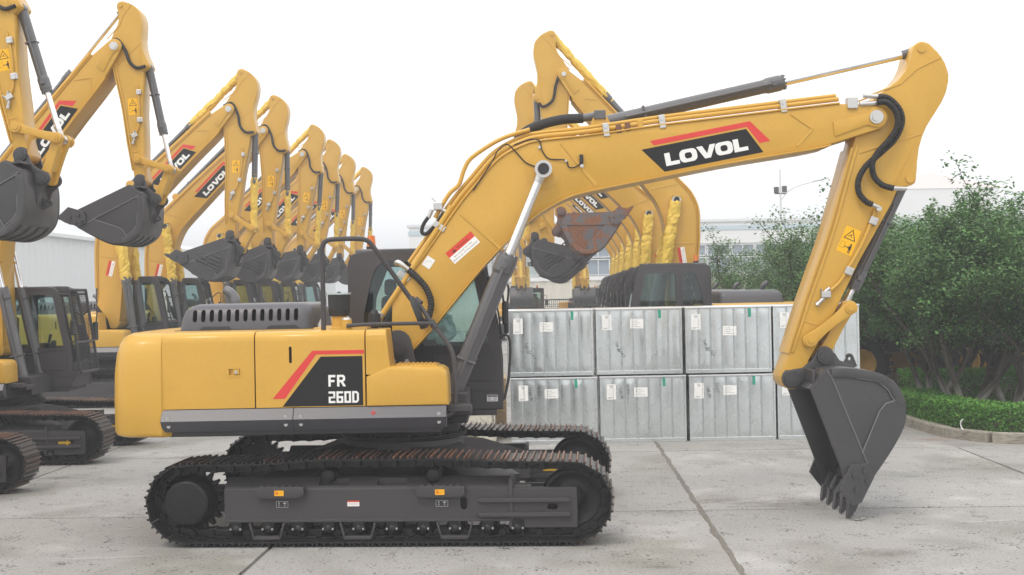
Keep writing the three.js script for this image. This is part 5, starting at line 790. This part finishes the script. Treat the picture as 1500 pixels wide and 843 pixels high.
function treeVariant() {
  const limbs = [], tipsL = [], H = 4.0;
  const branch = (p, d, len, r, lvl) => {
    const pts = [p]; let q = p.clone(), dir = d.clone();
    for (let i = 0; i < 4; i++) { dir.add(v3(rr(-0.16, 0.16), rr(-0.03, 0.12), rr(-0.16, 0.16))).normalize(); q = q.clone().addScaledVector(dir, len / 4); pts.push(q); if (lvl && (lvl > 1 || i > 1)) tipsL.push([q, lvl]); }
    limbs.push(tube(pts.map((v) => [v.x, v.y, v.z]), r, 8, 6, (t) => 1 - 0.55 * t));
    if (lvl < 3) { const n = lvl === 0 ? 4 : 3; for (let i = 0; i < n; i++) { const az = rr(0, 6.28), o = v3(Math.cos(az), rr(0.25, 0.9), Math.sin(az)); branch(pts[lvl ? 2 + i % 3 : 2 + i % 3], dir.clone().multiplyScalar(0.8).add(o.multiplyScalar(lvl ? 0.9 : 0.75)).normalize(), len * rr(0.55, 0.75), r * 0.5, lvl + 1); } }
  };
  const stems = 3 + Math.floor(rnd() * 2);
  for (let i = 0; i < stems; i++) { const az = i / stems * 6.28 + rr(-0.4, 0.4); branch(v3(0.07 * Math.cos(az), 0, 0.07 * Math.sin(az)), v3(Math.cos(az) * 0.42, 1, Math.sin(az) * 0.42).normalize(), rr(1.7, 2.2), rr(0.06, 0.085), 0); }
  const wood = mg(limbs), wp = wood.attributes.position, wc = new Float32Array(wp.count * 3);
  for (let i = 0; i < wp.count; i++) { const y = wp.getY(i), lime = y < 0.75 + 0.2 * noise(wp.getX(i) * 9, wp.getZ(i) * 9, y * 6) && noise(wp.getX(i) * 25, y * 14, wp.getZ(i) * 25) > -0.05; const k = 0.8 + 0.4 * noise(wp.getX(i) * 20, y * 12, 3); wc.set(lime ? [0.3 * k, 0.29 * k, 0.26 * k] : [0.07 * k, 0.058 * k, 0.045 * k], i * 3); }
  wood.setAttribute('color', new THREE.BufferAttribute(wc, 3));
  const L = [], clump = (cx, cy, cz, R0, n, tone) => { for (let i = 0; i < n; i++) { const az = rr(0, 6.28), u = rr(-1, 1), s = Math.sqrt(1 - u * u), r = R0 * Math.pow(rnd(), 0.45); const t = tone * rr(0.7, 1.3), yel = rnd() < 0.06 ? 1.6 : 1; L.push([cx + r * s * Math.cos(az), cy + r * u * 0.75, cz + r * s * Math.sin(az), rr(0.055, 0.1), [0.108 * t * yel, 0.222 * t, 0.066 * t]]); } };
  for (const [q, lvl] of tipsL) { if (q.y < 1.3) continue; clump(q.x, q.y, q.z, lvl === 3 ? 0.3 : 0.26, lvl === 3 ? 34 : 22, rr(0.7, 1.25)); }
  for (let i = 0; i < 118; i++) { const az = rr(0, 6.28), u = rr(-0.9, 1), s = Math.sqrt(1 - u * u), k = rr(0.75, 1.03) * (1 + 0.2 * noise(Math.cos(az) * 2, u * 2, Math.sin(az) * 2 + limbs.length)); clump(1.45 * k * s * Math.cos(az), 2.78 + 1.38 * k * u, 1.45 * k * s * Math.sin(az), rr(0.2, 0.36), 44, rr(0.75, 1.35)); }
  for (let i = 0; i < 30; i++) { const az = rr(0, 6.28), r = rr(0, 1.25), y = H + 0.2 - r * r * 0.45 + rr(-0.1, 0.15), n = 3 + Math.floor(rnd() * 3); for (let k = 0; k < n; k++) clump(r * Math.cos(az), y + k * 0.085, r * Math.sin(az), 0.12 - k * 0.012, 7, rr(0.9, 1.45)); }
  return { wood, leaves: leafCloud(L) };
}
const variants = [treeVariant(), treeVariant(), treeVariant()];
[[8.0, -23.6, 1.02, 'beside the bucket, first along the clipped hedge'], [8.05, -21.95, 1.0, 'directly behind the bend of the low hedge'], [8.85, -21.9, 1.04, 'with slanting limewashed stem behind the low hedge'], [10.1, -22.6, 1.1, 'at the cut-off end of the hedge row'], [9.5, -25.2, 1.08, 'standing behind the first hedge trees'], [11.2, -26.4, 1.15, 'tallest crown behind the hedge end'],
  [7.9, -28.6, 0.98, 'behind the yellow stick'], [9.2, -31, 1.1, 'behind the wheel loaders'], [8.5, -35, 1.05, 'between the stick and the street lamp'], [7.9, -38, 1.0, 'below the street lamp beside the pale building'], [7.55, -41.5, 0.86, 'smallest crown, nearest the dark cab roof'], [10.6, -37, 1.12, 'rounded crown in the hazy rear clump'], [9.6, -27.2, 1.0, 'leaning over the loader wheels'], [9.3, -40, 1.0, 'far crown under the long roof']].forEach(([x, z, s, where], i) => {
  const t = thing('tree', `small leafy tree with several stems, ${where}`, 'tree', 'leafy trees in the planting bed'); t.position.set(x, 0.06, z); t.scale.set(s * rr(0.95, 1.05), s * 0.86, s * rr(1.0, 1.1)); t.rotation.y = i * 2.1;
  mesh(t, 'trunk', variants[i % 3].wood, M.bark); mesh(t, 'crown', variants[i % 3].leaves, M.leaf);
});
function hedge(pts, w, h, label, tone, n) {
  const c = new THREE.CatmullRomCurve3(pts.map(([x, z]) => v3(x, 0, z)), false, 'centripetal'), L = [];
  const t = thing('hedge', label, 'hedge', 'clipped hedges');
  const stems = []; for (let i = 0; i < 260; i++) { const p = c.getPointAt(rnd()), x = p.x + rr(-0.35, 0.35) * w, z = p.z + rr(-0.35, 0.35) * w; stems.push(cyl([x, 0.05, z], [x + rr(-0.12, 0.12), h - 0.06, z + rr(-0.12, 0.12)], 0.009, 0.004, 5)); }
  const tw = mg(stems), tc = new Float32Array(tw.attributes.position.count * 3); for (let i = 0; i < tc.length; i += 3) tc.set([0.16, 0.12, 0.085], i); tw.setAttribute('color', new THREE.BufferAttribute(tc, 3)); mesh(t, 'stems', tw, M.bark).userData.kind = 'stuff';
  for (let i = 0; i < n; i++) {
    const s = rnd(), p = c.getPointAt(s), d = c.getTangentAt(s), nx = -d.z, nz = d.x, face = rnd(), depth = rnd() < 0.3 ? -rnd() * 0.26 : -0.09 + Math.pow(rnd(), 0.7) * 0.14; let u, y;
    if (face < 0.42) { u = rr(-w / 2, w / 2); y = h + depth + 0.05 * noise(p.x * 3, p.z * 3); } else { u = (face < 0.71 ? 1 : -1) * (w / 2 + depth); y = 0.1 + (h - 0.06) * rnd(); }
    const bump = 0.05 * noise(p.x * 4 + u, p.z * 4, y * 4), k = tone * rr(0.65, 1.35);
    L.push([p.x + nx * (u + bump * Math.sign(u)), y, p.z + nz * (u + bump * Math.sign(u)), rr(0.035, 0.065), [0.105 * k, 0.25 * k, 0.04 * k]]);
  }
  mesh(t, 'foliage', leafCloud(L), M.leaf);
}
hedge([[7.5, -23.6], [7.5, -21.3], [7.68, -20.5], [8.25, -19.95], [9.3, -19.65], [13, -19.2]], 0.62, 0.5, 'low clipped hedge following the kerb round its bend', 1.25, 38000);
hedge([[7.7, -24.6], [9.6, -24.3], [13, -23.6]], 0.9, 0.78, 'taller bright green hedge behind the tree stems', 1.6, 26000);
{ // pale bent plastic strip stuck in the kerb, rust stain, broken chips
  const p = mesh(scene, 'plastic_strip', tube([[7.33, 0.0, -20.02], [7.32, 0.08, -20.05], [7.27, 0.18, -20.08], [7.26, 0.27, -20.06], [7.29, 0.31, -20.03]], 0.014, 30, 6, (t) => 1.15 - 0.5 * t), M.white); p.userData = { label: 'thin bent white plastic strip standing against the kerb', category: 'strip' };
}
// wheel loaders half hidden by the trees
function tyreGeo() { const l = [new THREE.TorusGeometry(0.5, 0.2, 14, 36)]; for (let i = 0; i < 22; i++) for (const s of [-1, 1]) { const q = box(-0.045, 0.045, 0.62, 0.73, 0.0, 0.19, 0.01); if (s < 0) q.translate(0, 0, -0.19); q.rotateZ((i + (s > 0 ? 0 : 0.5)) / 22 * Math.PI * 2); l.push(q); } return mg(l); }
[[9.1, -29.2, 'wheel loader nearest the yellow stick, seen between tree stems'], [11.6, -29.6, 'wheel loader behind the slanting tree stem and hedge end']].forEach(([x, z, label]) => {
  const t = thing('wheel_loader', label, 'loader', 'wheel loaders behind the trees'); t.position.set(x, 0.0, z); t.rotation.y = Math.PI + R(8);
  mesh(t, 'rear_body', geo('wlBody', () => mg([ext([[-2.1, 0.75], [-2.1, 1.5], [-1.9, 1.75], [-0.5, 1.8], [-0.3, 0.75]], -0.6, 0.6, 0.03), box(-0.3, 1.6, 0.55, 1.0, -0.4, 0.4, 0.03)])), M.yellow);
  mesh(t, 'cab', geo('wlCab', () => mg([box(-0.5, 0.6, 2.6, 2.72, -0.65, 0.65, 0.03), ...[[-0.45, -0.6], [-0.45, 0.6], [0.55, -0.6], [0.55, 0.6]].map(([a, b]) => box(a - 0.04, a + 0.04, 1.0, 2.6, b - 0.04, b + 0.04, 0.01)), box(-0.5, 0.6, 0.95, 1.5, -0.64, 0.64, 0.03)])), M.grey);
  mesh(t, 'lift_arm', geo('wlArm', () => mg([ext([[0.9, 1.5], [1.1, 1.75], [2.4, 0.8], [2.5, 0.4], [2.3, 0.4], [2.15, 0.75]], 0.3, 0.4, 0.01), ext([[0.9, 1.5], [1.1, 1.75], [2.4, 0.8], [2.5, 0.4], [2.3, 0.4], [2.15, 0.75]], -0.4, -0.3, 0.01)])), M.yellow);
  mesh(t, 'bucket', geo('wlBk', () => ext(strip([[2.3, 1.1], [2.15, 0.6], [2.3, 0.2], [3.1, 0.12]], 0.04), -1.2, 1.2, 0.004)), M.bucket);
  for (const [a, b] of [[-1.35, 0.9], [-1.35, -0.9], [1.35, 0.9], [1.35, -0.9]]) {
    const w = mesh(t, 'wheel', geo('wlTyre', tyreGeo), M.rubber); w.position.set(a, 0.71, b);
    const rim = mesh(w, 'rim', geo('wlRim', () => LZ([[0, -0.03], [0.1, -0.03], [0.12, -0.08], [0.24, -0.1], [0.3, -0.17], [0.345, -0.17], [0.345, 0.17], [0.3, 0.17], [0.24, 0.1], [0.12, 0.08], [0.1, 0.03], [0, 0.03]])), M.yellow); void rim;
  }
});

// ------------------------------------------------------------------ buildings, lamp
const panelWhite = mat(lin(0.66, 0.68, 0.69), 0.6), cream = mat(lin(0.64, 0.61, 0.54), 0.8), pale = mat(lin(0.78, 0.79, 0.79), 0.85), blueBand = mat(lin(0.5, 0.6, 0.66), 0.6), frameMat = mat(lin(0.7, 0.72, 0.73), 0.5);  // workshop wall and lamp colours paled, distance haze painted into them
M.pane = phys(lin(0.27, 0.33, 0.4), 0.1, { clearcoat: 0.6 }); M.paneGreen = phys(lin(0.42, 0.5, 0.5), 0.15, { clearcoat: 0.6 });  // pane colours lightened to paint in haze over the far windows
const ribbed = (x0, x1, y0, y1, z, step, dep) => { const pr = []; for (let x = x0, i = 0; x < x1; x += step / 4, i++) pr.push([x, z + ((i & 3) < 2 ? 0 : dep)]); pr.push([x1, z - 0.2], [x0, z - 0.2]); return extY(pr, y0, y1, 0, 0); };
{
  const h = thing('warehouse', 'long white ribbed metal hall along the left excavator row', 'building'); h.position.set(-26.5, 0, -110);
  mesh(h, 'wall', (() => { const g = ribbed(-75, 75, 0, 6.2, 0, 0.9, 0.05); g.rotateY(Math.PI / 2); return g; })(), panelWhite);
  mesh(h, 'roof', (() => extX([[0, 0], [9, 1.6], [18, 0], [18, -0.1], [0, -0.1]].map(([a, b]) => [-a, b]), -75.3, 75.3, 0, [], 0))(), panelWhite).rotation.y = Math.PI / 2; h.children[1].position.set(0.3, 6.3, 0); h.children[1].rotation.y = 0; h.children[1].geometry.rotateY(Math.PI / 2);
  mesh(h, 'eaves_trim', plainBox(-0.02, 0.35, 6.1, 6.32, -75.2, 75.2), frameMat);
  const b = thing('workshop_building', 'pale two-storey workshop with rows of windows and blue roof band', 'building'); b.position.set(8, 0, -97);
  mesh(b, 'wall', mg([plainBox(-16, 34, 0, 3.5, -14, 0), plainBox(-16, 34, 5.9, 7.6, -14, 0), plainBox(-16, 34, 3.5, 5.9, -14, -0.6)]), pale);
  mesh(b, 'roof_band', plainBox(-16.1, 34.1, 6.95, 7.3, -14.1, 0.06), blueBand); mesh(b, 'parapet', plainBox(-16.2, 34.2, 7.6, 7.8, -14.2, 0.15), frameMat);
  for (let i = 0; i < 26; i++) { const x = -15.4 + i * 1.9; for (const [y0, y1, m] of [[3.55, 4.85, i % 5 === 2 ? M.pane : M.paneGreen], [4.95, 5.85, M.pane]]) { const w = mesh(b, 'window', geo('bwF' + y0, () => mg([plainBox(0, 0.09, y0, y1, -0.4, -0.02), plainBox(1.76, 1.85, y0, y1, -0.4, -0.02), plainBox(0.09, 1.76, y0, y0 + 0.08, -0.4, -0.02), plainBox(0.09, 1.76, y1 - 0.08, y1, -0.4, -0.02), plainBox(0.89, 0.96, y0 + 0.08, y1 - 0.08, -0.38, -0.04)])), frameMat); w.position.x = x; mesh(w, 'pane', geo('bwP' + y0, () => plainBox(0.09, 1.76, y0 + 0.08, y1 - 0.08, -0.3, -0.27)), m); } }
  const w = thing('boundary_wall', 'low cream ribbed wall behind the hazy small excavators', 'wall'); w.position.set(4, 0, -78);
  mesh(w, 'ribbed_sheet', ribbed(-14, 16, 0, 3.05, 0, 0.7, 0.06), cream); mesh(w, 'capping', plainBox(-14.1, 16.1, 3.05, 3.15, -0.25, 0.12), pale);
  const pv = thing('pavilion', 'distant pavilion with hipped pinkish roof above the trees', 'building'); pv.position.set(56, 0, -165);
  mesh(pv, 'wall', plainBox(-7, 7, 0, 14.6, -6, 6), pale); const rf = mesh(pv, 'roof', new THREE.ConeGeometry(9.6, 2.6, 4, 1).rotateY(Math.PI / 4).scale(1.15, 1, 0.9), mat(lin(0.66, 0.59, 0.57), 0.8)); rf.position.y = 15.9;  // roof colour faded, haze mixed into its pink
  const f = thing('mesh_fence', 'small wire mesh fence panel beyond the galvanised boxes', 'fence'); f.position.set(2.3, 0, -60);
  mesh(f, 'frame', mg([plainBox(-1, -0.94, 0, 2.1, -0.03, 0.03), plainBox(0.94, 1, 0, 2.1, -0.03, 0.03), plainBox(-0.94, 0.94, 2.0, 2.06, -0.03, 0.03)]), M.grey); mesh(f, 'wire_mesh', mg([...Array.from({ length: 18 }, (_, i) => plainBox(-0.9 + i * 0.1, -0.88 + i * 0.1, 0, 2, -0.01, 0.01)), ...Array.from({ length: 18 }, (_, i) => plainBox(-0.94, 0.94, 0.1 + i * 0.1, 0.12 + i * 0.1, -0.012, 0.012))]), M.grey);
  const l = thing('street_lamp', 'tall pale street lamp with long arm above the trees', 'street lamp'); l.position.set(14.9, 0, -68);
  mesh(l, 'pole', cyl([0, 0, 0], [0, 8.9, 0], 0.09, 0.05, 12), frameMat); mesh(l, 'arm', tube([[0, 7.2, 0], [0.5, 7.75, 0], [1.2, 8.05, 0], [2.3, 8.3, 0]], 0.035, 24, 8), frameMat); mesh(l, 'lamp_head', (() => { const g = box(-0.45, 0.45, -0.05, 0.05, -0.12, 0.12, 0.04); g.rotateZ(R(12)); g.translate(2.25, 8.32, 0); return g; })(), frameMat); mesh(l, 'floodlight', mg([box(-0.35, -0.1, 7.6, 7.95, -0.1, 0.1, 0.03), box(0.1, 0.35, 7.65, 8.0, -0.1, 0.1, 0.03), box(-0.3, 0.3, 7.55, 7.62, -0.05, 0.05, 0.02)]), M.grey);
}

renderer.render(scene, camera);
